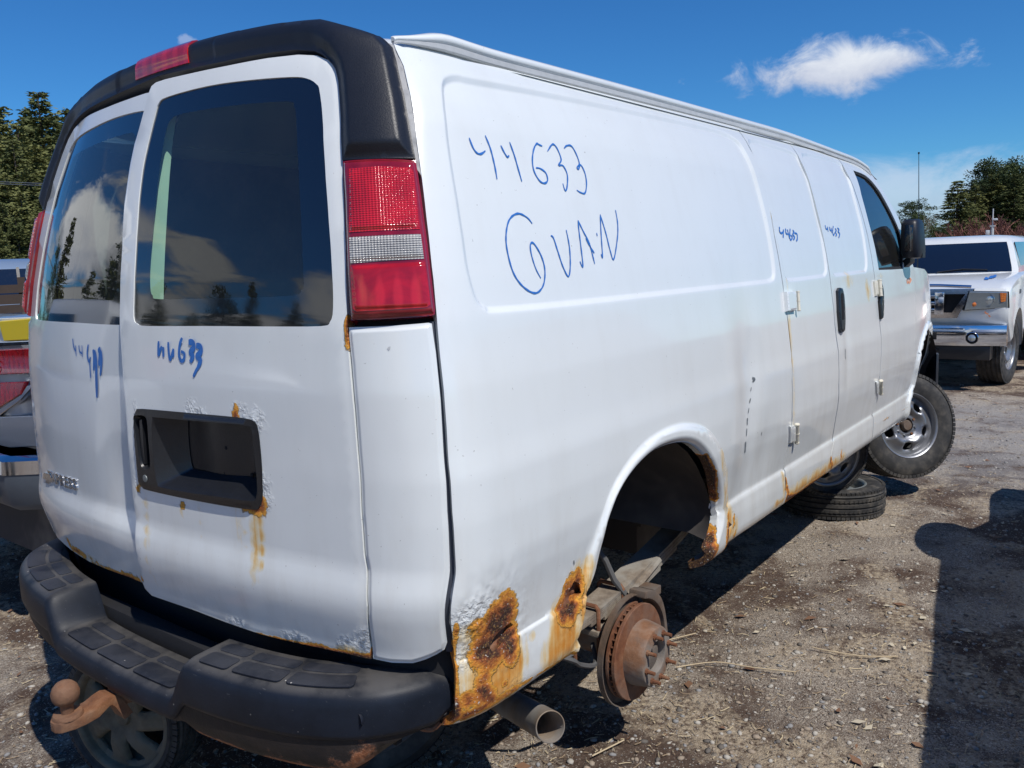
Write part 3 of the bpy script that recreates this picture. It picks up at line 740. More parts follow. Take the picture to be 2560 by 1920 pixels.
# ---- rear doors: the right one stands about 3 cm proud at the middle
def ajar(Q): return .030*np.clip(1-np.abs(Q[..., 0])/.84, 0, 1)
def SR(t, v): return S(t, v) + nrm(t, v)*(.030*np.clip(1-np.abs(t)/.84, 0, 1))[..., None]
def URD(L): return UV(L, lambda t, v: SR(np.asarray(t, float), np.asarray(v, float)))
rd = [(370, 226), (359, 266), (333, 359), (318, 435), (307, 512), (302, 615), (297, 717), (296, 820), (303, 927), (310, 1011), (316, 1095), (323, 1180), (329, 1243), (335, 1327), (341, 1391), (350, 1450), (360, 1474), (376, 1490),
      (477, 1525), (570, 1560), (651, 1588), (792, 1620), (868, 1637), (924, 1650), (922, 1606), (914, 1519), (906, 1389), (898, 1280), (892, 1160), (881, 1025), (870, 905), (865, 840), (865, 799), (861, 615), (854, 410), (849, 256), (843, 190), (834, 164), (818, 147), (789, 136), (743, 134), (666, 143), (563, 163), (461, 185), (410, 197), (386, 205), (375, 214)]
rdo = URD(rd)
win = crom(URD([(377, 287), (388, 254), (410, 238), (512, 210), (615, 195), (717, 187), (758, 190), (784, 205), (793, 231), (802, 359), (812, 512), (822, 666), (825, 768), (817, 804), (794, 815), (666, 816), (512, 815), (359, 815), (333, 809), (324, 791), (325, 717), (333, 564), (341, 461), (359, 359)]), 3, True)
pane = crom(URD([(405, 318), (418, 292), (446, 279), (564, 259), (707, 247), (725, 261), (730, 287), (738, 461), (748, 692), (743, 722), (717, 738), (564, 743), (389, 747), (370, 738), (364, 717), (366, 640), (382, 461), (394, 374)]), 3, True)
lic = crom(URD([(336, 1044), (342, 1027), (356, 1022), (474, 1032), (573, 1041), (620, 1047), (638, 1055), (646, 1075), (652, 1124), (657, 1199), (657, 1246), (650, 1266), (636, 1274), (573, 1266), (474, 1248), (374, 1226), (357, 1218), (348, 1203), (342, 1149), (337, 1087)]), 3, True)
licm = crom(URD([(389, 1046), (398, 1042), (474, 1049), (560, 1056), (622, 1062), (636, 1070), (641, 1100), (650, 1199), (649, 1238), (636, 1250), (560, 1240), (474, 1228), (412, 1216), (402, 1206), (394, 1160), (389, 1100)]), 3, True)
lics = crom(URD([(342, 1044), (350, 1037), (368, 1038), (376, 1050), (380, 1100), (384, 1160), (378, 1170), (366, 1169), (358, 1150), (350, 1100)]), 3, True)
def rd_disp(Q, aj=True):
    w = win if aj else mir(win)
    d = ajar(Q) if aj else 0
    s_ = pdist(Q, w); e = pdist(Q, rdo if aj else mir(rdo))
    return d - .010*sstep(s_, .026, .004) - .004*sstep(e, .010, 0)
def rd_disp1(Q):
    d = rd_disp(Q); m_ = bub_r(Q); return d + .0011*m_*sstep(fbm(Q, 120, 5), .4, .6)
def RB(L):
    Z = [(uv((a, b), lambda t, v: SR(np.asarray(t, float), np.asarray(v, float))), c, d, e) for a, b, c, d, e in L]
    def f(Q):
        r = np.zeros(len(Q))
        for q, c, d, e in Z:
            k = np.clip(1-np.hypot((Q[:, 0]-q[0])/c, (Q[:, 1]-q[1])/d), 0, 1); r = np.maximum(r, e*k*(2-k))
        return r
    return f
bub_r = RB([(478, 1022, .035, .022, 1), (500, 1034, .03, .02, 1), (600, 1032, .04, .02, 1), (642, 1050, .03, .03, 1), (662, 1225, .018, .05, 1), (664, 1250, .02, .03, 1), (340, 1030, .012, .03, .8), (345, 1215, .015, .03, .8),
    (880, 1615, .05, .03, 1), (910, 1600, .03, .035, 1), (740, 1595, .06, .02, .9), (590, 1555, .05, .015, .8), (868, 840, .01, .03, 1)])
door_rust = addf(RB([(589, 1036, .018, .022, .95), (577, 1031, .02, .012, .5), (382, 1240, .004, .01, .0), (640, 1273, .045, .022, .95), (655, 1262, .02, .03, .9), (620, 1275, .03, .012, .7), (453, 1257, .008, .014, .8), (347, 1212, .012, .03, .75), (868, 825, .012, .04, 1.0), (868, 850, .01, .03, .6), (353, 1445, .006, .03, .5)]),
    line_field([(372, 1493), (430, 1517), (477, 1530), (570, 1565), (651, 1593)], .014, 1.0), line_field([(640, 1588), (740, 1610), (800, 1622), (868, 1637), (926, 1650)], .020, 1.25))
door_stain = addf(RB([(640, 1290, .03, .05, .6), (637, 1340, .022, .20, .44), (600, 1320, .018, .10, .45), (655, 1330, .014, .16, .5), (365, 1290, .007, .20, .60), (372, 1340, .012, .22, .35), (455, 1275, .010, .03, .6), (500, 1290, .006, .09, .38), (880, 1635, .07, .03, .7), (750, 1607, .06, .018, .5)]))
rdoor = patch('rear_door', rdo, MT['paint'], van, h=.022, holes=(win, lic), disp=rd_disp1, hem=.03, lines=[(rdo, (-.004, -.010, .004, .010), .012, True), (win, (-.030, -.024, -.018, -.012, -.006, -.002), .012, True)] , fine=[(rdo[14:26][:0] if False else np.array([[.0, .49], [.85, .49], [.85, .56], [.0, .56]]), .010)],
              attrs={'rust': door_rust, 'stain': door_stain, 'bubble': bub_r})
def glassd(Q): return ajar(Q)-.013
fr = patch('window_border', win, MT['frit'], rdoor, h=.04, holes=(pane,), disp=glassd, hem=0)
patch('window_glass', pane, MT['glass'], rdoor, h=.04, disp=glassd, hem=0)
# thin bright strip of window trim down the right-hand side of the glass
# licence plate recess with the handle slot
MP = MT['plast']
bez = patch('plate_recess', lic, MP, rdoor, h=.014, holes=(licm, lics), disp=lambda Q: ajar(Q)+.010-.008*sstep(pdist(Q, lic), .012, 0), hem=.02)
def band(name, A, da, B, db, mat, parent, fa=ajar):
    A = np.asarray(A); B = np.asarray(B); n = len(A)
    PA = S(A[:, 0], A[:, 1])+nrm(A[:, 0], A[:, 1])*(fa(A)+da)[:, None]; PB = S(B[:, 0], B[:, 1])+nrm(B[:, 0], B[:, 1])*(fa(B)+db)[:, None]
    mb = MB(); mb.add(np.concatenate([PA, PB]), [(i, (i+1) % n, n+(i+1) % n, n+i) for i in range(n)]); return mb.build(name, mat, parent, smooth=50)
c_ = licm.mean(0); lb = (licm-c_)*[.80, .78]+c_+[.020, .018]
band('recess_wall', licm, .010, lb, -.055, MP, bez); patch('recess_back', lb, MP, bez, h=.03, disp=lambda Q: ajar(Q)-.055+.004*np.cos((Q[:, 0]-c_[0])*30), hem=0)
c2 = lics.mean(0); lb2 = (lics-c2)*.8+c2
band('recess_wall', lics, .010, lb2, -.03, MP, bez); patch('recess_back', lb2, MP, bez, h=.02, disp=lambda Q: ajar(Q)-.03, hem=0)
hp = URD([(352, 1050), (358, 1048), (366, 1160), (358, 1162)]); patch('door_handle', hp, MP, bez, h=.006, disp=lambda Q: ajar(Q)+.004, hem=.02)
kc = URD([(372, 1194)])[0]
def disc_on(name, c, r, mat, parent, off, fa=ajar, thick=.006, n=16):
    Q = np.array([c]); p = (S(Q[:, 0], Q[:, 1])+nrm(Q[:, 0], Q[:, 1])*(fa(Q)+off)[:, None])[0]; nn = nrm(Q[:, 0], Q[:, 1])[0]
    return MB().cyl(Vector(p)-Vector(nn)*thick, Vector(p)+Vector(nn)*thick*.3, r, r*.9, n).build(name, mat, parent, bevel=.001)
disc_on('key_lock', kc, .011, MT['steelb'], bez, .010)
for q in URD([(520, 1130), (515, 1195), (585, 1200)]): disc_on('bolt_hole', q, .006, MT['dark'], bez, -.052, thick=.003, n=10)

lo_ = mir(rdo); lwin = mir(win); lpane = mir(pane)
ldisp = lambda Q: rd_disp(Q, False) - .012*np.exp(-(np.hypot((Q[:, 0]+.10)/.10, (Q[:, 1]-.78)/.2))**2)
ldoor = patch('rear_door', lo_, MT['paint'], van, h=.024, holes=(lwin,), disp=ldisp, hem=.03, lines=[(lwin, (-.030, -.024, -.018, -.012, -.006, -.002), .012, True)],
              attrs={'rust': addf(line_field([(165, 1352), (211, 1393), (274, 1426), (345, 1456)], .014, .9), blobs([(178, 1368, .012, .03, .9)])), 'stain': line_field([(165, 1352), (211, 1390), (274, 1423), (345, 1452)], .03, .45), 'bubble': zero})
patch('window_border', lwin, MT['frit'], ldoor, h=.04, holes=(lpane,), disp=lambda Q: -.013+0*Q[:, 0], hem=0)
patch('window_glass', lpane, MT['glass'], ldoor, h=.04, disp=lambda Q: -.013+0*Q[:, 0], hem=0)

# ---- corner panels, tail lights, black trim
cpl = [(868, 818), (975, 814), (1072, 806), (1081, 808), (1085, 840), (1091, 880), (1103, 1001), (1112, 1160), (1119, 1280), (1124, 1443), (1119, 1610), (1112, 1628), (1090, 1641), (1063, 1652), (1031, 1661), (977, 1660), (929, 1650), (926, 1606), (918, 1519), (910, 1389), (902, 1280), (896, 1160), (886, 1025), (876, 905), (870, 850)]
cp_o = UV(cpl)
def cdisp(Q): e = pdist(Q, cp_o); return -.006*sstep(e, .012, 0)
def cdispl(Q): e = pdist(Q, mir(cp_o)); return -.006*sstep(e, .012, 0)
chip = blobs([(973, 871, .007, .009, .0)])
corner = patch('corner_panel', cp_o, MT['paint'], van, h=.016, lines=[(cp_o, (-.004, .004, -.009, .009, .014, -.014), .010, True)], disp=cdisp, hem=.03, attrs={'rust': zero, 'stain': zero, 'bubble': zero})
patch('corner_panel', mir(cp_o), MT['paint'], van, h=.02, disp=cdispl, hem=.03, attrs=NA)
chipo = UV([(968, 872), (971, 867), (977, 866), (976, 872), (972, 877)])
patch('paint_chip', chipo, MT['rail'], corner, h=.003, disp=lambda Q: .0008+0*Q[:, 0], hem=0)
tl = crom(UV([(861, 412), (866, 404), (953, 399), (1030, 403), (1040, 410), (1055, 512), (1071, 640), (1083, 743), (1086, 780), (1076, 790), (1000, 796), (890, 800), (880, 790), (871, 666), (866, 512)]), 3, True)
tz = [('brake_lens', MT['red'], UV([(882, 430), (953, 424), (1024, 428), (1032, 436), (1048, 579), (960, 582), (884, 586)])),
      ('reverse_lens', MT['clear'], UV([(883, 598), (960, 594), (1050, 591), (1058, 652), (970, 657), (886, 662)])),
      ('turn_lens', MT['redl'], UV([(886, 668), (970, 664), (1060, 659), (1070, 735), (1073, 765), (1066, 772), (980, 777), (900, 781), (893, 774)]))]
def tail_light(f, sgn):
    t_ = f(tl)
    h_ = patch('tail_light', t_, MT['redb'], van, h=.012, lines=[(t_, (-.003, .003, -.007, .007, -.011, .011), .008, True)], disp=lambda Q: .016-.012*sstep(pdist(Q, t_), .012, 0), hem=.035)
    for n, m_, q in tz:
        q = f(q); o_ = patch(n, q, m_, h_, h=.007, disp=lambda Q, q=q: .0225-.005*sstep(pdist(Q, q), .008, 0), hem=.008)
    return h_
tlo = tail_light(lambda q: q, 1); tail_light(mir, -1)
gf = UV([(1078, 800), (1096, 803), (1103, 885), (1113, 977), (1120, 1073), (1125, 1160), (1134, 1280), (1137, 1470), (1138, 1640), (1118, 1640), (1120, 1440), (1114, 1280), (1107, 1160), (1098, 1001), (1086, 880)])
patch('corner_seal', gf, simple('slate_seal', (.045, .052, .072), .6, var=.4), van, h=.02, disp=lambda Q: -.016+0*Q[:, 0], hem=0)
# black under-lamp filler and clip
fill = UV([(868, 800), (1090, 786), (1100, 850), (1125, 1160), (1132, 1640), (1060, 1652), (880, 1650), (868, 1300)])
trim_r = UV([(859, 403), (856, 330), (853, 256), (849, 205), (842, 176), (826, 152), (806, 139), (790, 132), (743, 129), (666, 138), (563, 158), (461, 180), (410, 192)])
tv = trim_r[-1][1]
roofv = 1.955
tr_seam = UV([(1038, 399), (1030, 355), (1019, 290), (1006, 225), (994, 170), (982, 125)])
tp = np.vstack([tr_seam, [[tr_seam[-1][0]-.03, 1.875]], [[tr_seam[-1][0]-.10, 1.90]], [[.78, 1.93]], [[.6, 1.945]], [[.4, roofv]]])
trim_r = np.vstack([trim_r, [[.30, tv+.001]]])
half = np.vstack([rev(trim_r), tp])          # from inner near centre, down the door edge, across and up the seam
outl = np.vstack([half, mir(half)])
def tdisp(Q):
    e = pdist(Q, outl); d = .020*sstep(e, 0, .035) + .006
    return d + .016*sstep(Q[:, 1], 1.80, 1.90)*sstep(e, 0, .05)*sstep(np.abs(Q[:, 0]), .98, .80)
trim = patch('roof_trim', outl, MT['trim'], van, h=.014, lines=[(outl, (-.006, .006, -.014, .014, -.024, .024, -.036, .036), .012, True)], disp=tdisp, hem=.035)
bl = np.array([[-.16, 1.885], [-.155, 1.875], [.155, 1.875], [.16, 1.885], [.16, 1.925], [.155, 1.935], [-.155, 1.935], [-.16, 1.925]])
blo = UV([(358, 207), (478, 170), (476, 145), (362, 182)])
bl0, bl1 = blo[:, 0].min(), blo[:, 0].max(); bv0, bv1 = blo[:, 1].min(), blo[:, 1].max()
bl = np.array([[-.17, 1.868], [.17, 1.868], [.17, 1.925], [-.17, 1.925]])
patch('high_brake_light', bl, MT['redl'], trim, h=.012, disp=lambda Q: tdisp(Q)+.004, hem=.01)

sl1 = seam_rear[:9]; sl2 = UV([(1040, 402), (1032, 355), (1021, 290), (1008, 225), (996, 170), (984, 125)])
slo = np.vstack([sl1[::-1][1:]+[.004, 0], sl2*[1, 1]-[.006, 0], ])
slo = np.vstack([rev(sl1[:6])+[.003, 0], [[sl1[0][0]-.03, sl1[0][1]+.01]], rev(sl2)-[.008, 0]])
patch('seam_sealant', slo, MT['seal'], van, h=.010, disp=lambda Q: -.003+.006*(fbm(Q, 60, 6)-.5), hem=.02)
# ---- dark inner shells, added behind the gaps to block light
inner_gap = MT['gap']
sh = np.vstack([[[seam_rear[0][0]-.16, 1.78]], [[seam_rear[-1][0]-.16, .36]], [[seam_rear[-1][0]+.30, .36]]])
def shell(name, out, holes=(), off=-.04, mat=None, h=.06): return patch(name, out, mat or MT['inner'], van, h=h, holes=holes, disp=lambda Q: off+0*Q[:, 0], hem=0)
archbig = (arch-arch.mean(0))*1.10+arch.mean(0)
ts = s3[0][0]
sh_out = np.vstack([[[.70, .33], [ai[0][0]-.035, .33]], crom(archbig[2:-2], 1), [[ai[-1][0]+.04, .33], [s3[-1][0]+.40, .36], [s3[-1][0]+.40, 1.15], [s3[4][0]-.06, 1.2], [s3[1][0]-.08, 1.82], [.70, 1.82]]])
shell('inner_side', sh_out, mat=MT['gap'])
shell('inner_side', mir(np.array([[.70, .33], [s3[-1][0]+.4, .33], [s3[-1][0]+.4, 1.15], [s3[4][0]-.06, 1.2], [s3[1][0]-.08, 1.82], [.70, 1.82]])), mat=MT['inner'])
wb = (win-win.mean(0))*1.03+win.mean(0)
lb3 = (lic-lic.mean(0))*1.06+lic.mean(0)
shell('inner_rear', np.array([[-1.1, .47], [1.1, .47], [1.1, 1.84], [-1.1, 1.84]]), holes=(wb, mir(wb), lb3), mat=MT['gap'], off=-.052)
rsurf_ = lambda t, v: SR(np.asarray(t, float), np.asarray(v, float)) - nrm(np.asarray(t, float), np.asarray(v, float))*.045
# white-painted pillar and inner faces that show through the tinted right window
stl = [(366, 752), (367, 690), (371, 620), (379, 530), (390, 440), (404, 350), (424, 284)]; strr = [(409, 752), (410, 690), (413, 620), (418, 530), (424, 440), (432, 350), (444, 276)]
ql = URD(stl); PL_ = np.array([v_x(a_, b_[0]+.030) for a_, b_ in zip(stl, SR(ql[:, 0], ql[:, 1]))]); PR_ = [v_y(b_, a_[1]-.004) for a_, b_ in zip(PL_, strr)]
mb = MB(); n = len(stl); th_ = np.array([.01, .03, 0]); vs = [tuple(p) for p in PL_]+[tuple(p) for p in PR_]+[tuple(p+th_) for p in PR_]+[tuple(p+th_) for p in PL_]
mb.add(vs, [(k*n+i, k*n+i+1, ((k+1) % 4)*n+i+1, ((k+1) % 4)*n+i) for k in range(4) for i in range(n-1)]); mb.build('inner_door_frame', MT['innerwhite'], rdoor, smooth=0)
fl = MB(); fl.box((2.2, 0, .50), (3.9, 1.08, .02)); fl.box((3.0, 0, .498), (2.4, 1.8, .02)); fl.build('load_floor', MT['under'], van)
bh = MB(); bh.box((3.35, 0, 1.02), (.03, 1.62, 1.0)); bh.build('bulkhead', MT['inner'], van)

ts0 = seam_rear[0][0]
red = np.array([[ts0-.06, 1.842], [ts0+1.1, 1.842], [ts0+1.1, 1.93], [ts0-.02, 1.93]])
patch('roof_edge', red, MT['paint'], van, h=.03, disp=lambda Q: -.009+0*Q[:, 0], hem=0, attrs=NA); patch('roof_edge', mir(red), MT['paint'], van, h=.04, disp=lambda Q: -.003+0*Q[:, 0], hem=0, attrs=NA)
# ---- roof, drip rails, windscreen, bonnet, nose
rf = []; xs = np.concatenate([np.array([.27, .31, .36, .42, .50, .6, .75]), np.linspace(.9, 3.9, 9), np.linspace(4.0, 4.25, 4)]); ys = np.linspace(-1, 1, 21)
vs = []; n_ = len(ys)
for x in xs:
    dz = -.085*sstep(x, 3.85, 4.30) - .012*sstep(x, .45, .25)
    w_ = float(np.interp(x, [.27, .31, .36, .42, .50, .6, .75], [.30, .50, .63, .72, .775, .80, .815]))
    for y in ys: vs.append((x, y*w_, 1.845+.10*(1-abs(y)**2.4)+dz))
mb = MB(); mb.add(vs, [(i*n_+j, i*n_+j+1, (i+1)*n_+j+1, (i+1)*n_+j) for i in range(len(xs)-1) for j in range(n_-1)]); roof = mb.build('roof', MT['paint'], van, smooth=60)
rt = UV([(985, 108), (1002, 106), (1060, 114), (1130, 130), (1240, 163), (1400, 203), (1600, 253), (1838, 315), (1969, 351), (2095, 395), (2140, 412), (2165, 428), (2178, 440)])
RP = crom(S(rt[:, 0], rt[:, 1]), 4)
for sg in (1, -1):
    secs = []; secs2 = []
    for i, p in enumerate(RP):
        u = i/(len(RP)-1); g = (.35+.65*float(sstep(p[0]-RP[0][0], 0, .16)))*min(1, (len(RP)-1-i)/4+.25)*.88; q = Vector((p[0], sg*p[1], p[2])); oy = -sg
        def P(o, z): return q + Vector((0, oy*o*g, z*g))
        secs.append([P(-.030, .006), P(-.002, .014), P(.006, .019), P(.009, .027), P(.006, .037), P(-.008, .046), P(-.030, .052)])
        secs2.append([P(-.02, -.004), P(.001, -.003), P(.004, .0), P(.004, .015), P(-.005, .018), P(-.02, .016)])
    mb = MB(); mb.loft(secs); dr = mb.build('drip_rail', MT['paint'], van, smooth=50)
    mb = MB(); mb.loft(secs2); mb.build('rail_channel', MT['rail'], dr, smooth=40)
ap = S(apil[:, 0], apil[:, 1])[3:]
vs = []; nn_ = 13
for p in ap:
    for k in range(nn_):
        u = -1+2*k/(nn_-1); vs.append((p[0]+.30*(1-u*u)-.02, -p[1]*u*.985, p[2]+.03*(1-u*u)))
mb = MB(); mb.add(vs, [(i*nn_+j, i*nn_+j+1, (i+1)*nn_+j+1, (i+1)*nn_+j) for i in range(len(ap)-1) for j in range(nn_-1)]); mb.build('windscreen', MT['frit'], van, smooth=60)
hd = []
for x, w, z in ((4.50, .95, 1.225), (4.78, .95, 1.205), (5.05, .93, 1.14), (5.28, .86, 1.05), (5.42, .78, .93), (5.46, .78, .62), (5.44, .80, .42)):
    for k in range(nn_): u = -1+2*k/(nn_-1); hd.append((x+.10*(1-u*u)*(x > 4.6), -w*u, z+.05*(1-u*u)*(z > 1)))
mb = MB(); mb.add(hd, [(i*nn_+j, i*nn_+j+1, (i+1)*nn_+j+1, (i+1)*nn_+j) for i in range(6) for j in range(nn_-1)]); mb.build('bonnet', MT['paint'], van, smooth=60)
mb = MB(); mb.box((5.55, 0, .50), (.10, 1.5, .22)); mb.loft([[(5.50-a*.30, sg*(.75+a*.24), z) for z in (.36, .62)]+[(5.60-a*.32, sg*(.75+a*.24), z) for z in (.62, .36)] for a in (0, .3, .6, .85, 1) for sg in (-1,)]); mb.build('front_bumper', MT['bplast'], van, bevel=.01)

# ---- front door glass and rubber
fwc = fwin.mean(0); fin = np.array([p+(fwc-p)/np.linalg.norm(fwc-p)*.018 for p in fwin])
patch('window_rubber', fwin, MT['gap'], fdoor_o, h=.05, holes=(fin,), disp=lambda Q: -.006+0*Q[:, 0], hem=.01)
patch('window_glass', fin, MT['glassl'], fdoor_o, h=.05, disp=lambda Q: -.012+0*Q[:, 0], hem=0)
# body side writing
MK = MT['mark']
def zz(L, ox, oy, s): return [(ox+x/s, oy+y/s) for x, y in L]
Z = lambda L: zz(L, 1000, 50, 2.2114)
ribbon('marker_number', [Z([(395, 643), (418, 700), (440, 728), (462, 732), (485, 716)]), Z([(484, 630), (512, 700), (535, 790), (550, 873)]), Z([(570, 685), (590, 725), (607, 750), (616, 742)]), Z([(619, 667), (645, 740), (668, 820), (687, 886)]),
    Z([(800, 690), (783, 683), (768, 677), (752, 710), (745, 770), (755, 830), (785, 882), (812, 896), (829, 880), (820, 840), (790, 815), (765, 810)]), Z([(829, 718), (850, 685), (865, 682), (885, 710), (904, 765), (890, 795), (915, 800), (938, 850), (936, 920), (926, 936), (913, 897)]),
    Z([(920, 702), (935, 688), (960, 690), (985, 730), (1004, 785), (992, 808), (1000, 818), (1012, 795), (1035, 840), (1044, 900), (1036, 950), (1012, 948), (990, 934)])], .0048, MK, side, disp=side_disp)
ribbon('marker_number', [Z([(745, 1120), (715, 1085), (665, 1064), (620, 1095), (601, 1170), (605, 1260), (640, 1390), (695, 1470), (762, 1506), (805, 1465), (815, 1380), (795, 1300), (755, 1232), (735, 1235), (740, 1290), (765, 1370), (793, 1424)]),
    Z([(847, 1187), (862, 1200), (885, 1270), (915, 1360), (945, 1414), (955, 1350), (950, 1250), (932, 1155)]), Z([(997, 1102), (1005, 1180), (1025, 1355), (1008, 1330)]), Z([(997, 1102), (1030, 1170), (1060, 1230), (1090, 1344)]), Z([(1040, 1200), (1060, 1240), (1088, 1285)]),
    Z([(1100, 1172), (1104, 1190)]), Z([(1120, 1070), (1125, 1180), (1133, 1305), (1125, 1290)]), Z([(1120, 1070), (1150, 1170), (1175, 1270), (1195, 1318), (1215, 1200), (1216, 1120), (1204, 1045)])], .0048, MK, side, disp=side_disp)
Y = lambda L: zz(L, 1800, 300, 2.3697)
ribbon('marker_number', [Y([(362, 630), (363, 655), (372, 668), (383, 660)]), Y([(386, 645), (384, 695)]), Y([(398, 640), (400, 665), (412, 675)]), Y([(408, 645), (418, 680), (422, 700)]), Y([(425, 640), (423, 690), (430, 708), (438, 690), (428, 680)]), Y([(440, 650), (448, 660), (440, 675), (452, 690), (444, 708)]), Y([(452, 668), (465, 672), (468, 700), (462, 715)])], .0085, MK, door1, disp=press(inset1, .008, .018))
ribbon('marker_number', [Y([(632, 620), (636, 640), (645, 645)]), Y([(645, 628), (650, 660)]), Y([(658, 630), (660, 648), (668, 652)]), Y([(667, 635), (672, 668)]), Y([(680, 625), (676, 660), (682, 680), (688, 665)]), Y([(690, 640), (698, 650), (692, 662), (700, 675), (694, 685)]), Y([(704, 638), (714, 645), (708, 660), (718, 670), (712, 697)])], .0080, MK, door2, disp=press(inset2, .008, .018))
X = lambda L: zz(L, 0, 800, 2.37)
rsurf = lambda t, v: SR(np.asarray(t, float), np.asarray(v, float))
def ribbon_r(name, strokes, parent, fa):
    vs = []; fs = []
    for w0, *st in strokes:
        Q = UV(st, rsurf) if fa is not None else UV(st)
        Q = densify(crom(Q, 6) if len(Q) > 2 else Q, .005, False); n = len(Q)
        N = nrm(Q[:, 0], Q[:, 1]); P = S(Q[:, 0], Q[:, 1])+N*((fa(Q) if fa is not None else 0*Q[:, 0])+.0016)[:, None]
        b = len(vs)
        for i in range(n):
            d = P[min(i+1, n-1)]-P[max(i-1, 0)]; s_ = np.cross(N[i], d); s_ /= max(np.linalg.norm(s_), 1e-9); u = i/(n-1)
            w = w0*(.55+.45*min(1, u*8+.3, (1-u)*4+.2)); vs += [tuple(P[i]-s_*w/2), tuple(P[i]+s_*w/2)]
        fs += [(b+2*i, b+2*i+1, b+2*i+3, b+2*i+2) for i in range(n-1)]
    me = bpy.data.meshes.new(name); me.from_pydata(vs, [], fs); return link_mesh(name, me, MK, parent)
ribbon_r('marker_number', [[.010]+X([(943, 125), (942, 205), (950, 185), (962, 155)]), [.010]+X([(970, 160), (972, 220)]), [.009]+X([(1000, 130), (1003, 185), (1012, 235), (1030, 170)]), [.009]+X([(1030, 170), (1030, 222)]),
    [.010]+X([(1083, 106), (1070, 140), (1064, 200), (1075, 240), (1092, 235), (1095, 200), (1075, 185)]), [.016]+X([(1120, 130), (1145, 135), (1150, 165), (1132, 190), (1145, 215), (1130, 250)]), [.016]+X([(1165, 150), (1190, 160), (1192, 190), (1172, 215), (1190, 240), (1175, 285)]), [.009]+X([(1182, 270), (1165, 300), (1148, 336)])], rdoor, ajar)
ribbon_r('marker_number', [[.006]+X([(434, 110), (438, 150), (450, 185)]), [.005]+X([(450, 150), (455, 215)]), [.006]+X([(470, 150), (475, 185), (490, 200)]), [.005]+X([(488, 150), (492, 220)]), [.009]+X([(526, 145), (520, 200), (530, 245), (540, 220)]), [.007]+X([(535, 240), (541, 345)]),
    [.013]+X([(555, 175), (560, 215), (558, 300)]), [.016]+X([(562, 180), (572, 240), (574, 330), (577, 460)]), [.018]+X([(586, 165), (596, 200), (590, 270)]), [.012]+X([(600, 180), (606, 240), (597, 330)])], ldoor, None)

# ---- wheel housing, chassis, spring, brake
A3 = S(arch[1:-1, 0], arch[1:-1, 1])
def housing(name, pts, yin, cx, cz, parent, grow=1.12):
    secs = []
    for y, g in ((-.985, 1.0), (-.90, grow), (yin, grow)):
        secs.append([Vector((cx+(p[0]-cx)*g, y, cz+(p[2]-cz)*g)) for p in pts])
    mb = MB(); mb.loft(secs, closed=False, cap=False)
    back = secs[-1]; mb.add(back, [tuple(range(len(back)))])
    return mb.build(name, MT['under'], parent, smooth=50)
housing('wheel_housing', A3[::3], -.56, 1.06, .40, van)
fz = [(4.80+.50*math.cos(a), 0, .36+.47*math.sin(a)) for a in np.linspace(PI*1.02, -.02, 20)]
housing('wheel_housing', fz, -.55, 4.80, .36, van, 1.06)
un = MT['under']
for sg in (-1, 1):
    mb = MB(); mb.box((1.12, sg*.46, .44), (1.66, .07, .12)); mb.box((3.3, sg*.46, .30), (2.8, .07, .15)); mb.build('chassis_rail', un, van, bevel=.008)
mb = MB(); mb.box((2.5, 0, .475), (4.6, 1.06, .03)); mb.box((2.6, -.25, .22), (1.4, .45, .24)); mb.box((1.9, .25, .25), (1.0, .3, .2)); mb.build('underfloor', un, van, bevel=.02)
for i, (a, b_) in enumerate((((.12, -.6), (.12, .6)), ((2.0, -.5), (2.0, .5)), ((3.7, -.5), (3.7, .5)))):
    mb = MB(); mb.cyl((a[0], a[1], .24), (b_[0], b_[1], .24), .035, n=10); mb.build('cross_member', un, van)
# leaf spring: five leaves clamped by two U-bolts
LF = MT['leaf']; ly = -.74
fe = v_y((1702, 1296), ly); re_ = v_y((1466, 1520), ly)
sp = empty('leaf_spring'); sp.parent = van
Pa = np.array([re_[0]-.30, re_[2]-.03]); Pb = np.array([fe[0]+.30, fe[2]+.10])
mid = np.array([1.06, v_y((1560, 1500), ly)[2]-.02])
def leafc(u):   # height along the pack, x from back to front
    x = Pa[0]+(Pb[0]-Pa[0])*u; xs_ = [Pa[0], re_[0], 1.06, fe[0], Pb[0]]; zs_ = [Pa[1]+.02, re_[2]-.01, mid[1], fe[2], Pb[1]]
    return x, float(np.interp(x, xs_, zs_))
curve = crom([(Pa[0], Pa[1]+.03), (re_[0], re_[2]), ((re_[0]+fe[0])/2, (re_[2]+fe[2])/2-.012), (fe[0], fe[2]), (Pb[0], Pb[1])], 8)
for k in range(5):
    a, b_ = (0, len(curve)) if k == 0 else (3+2*k, len(curve)-2-3*k)
    secs = []
    for x, z in curve[a:b_]:
        zt = z-.013*k; secs.append([Vector((x, ly-.045, zt)), Vector((x, ly+.040, zt)), Vector((x, ly+.040, zt-.011)), Vector((x, ly-.045, zt-.011))])
    mb = MB(); mb.loft(secs); mb.build('leaf', LF, sp, smooth=30)
hub = v_y((1600, 1622), -.865)
hub[0] = max(min(hub[0], 1.2), .9)
def cz_at(x): return float(np.interp(x, curve[:, 0], curve[:, 1]))
for dx in (-.085, .075):
    x = hub[0]+dx-.03; z = cz_at(x)
    mb = MB(); mb.tube([(x, ly-.048, z-.20), (x, ly-.048, z+.006), (x, ly-.040, z+.016), (x, ly+.040, z+.016), (x, ly+.048, z+.006), (x, ly+.048, z-.20)], .0075, 8); mb.build('u_bolt', MT['rust'], sp)
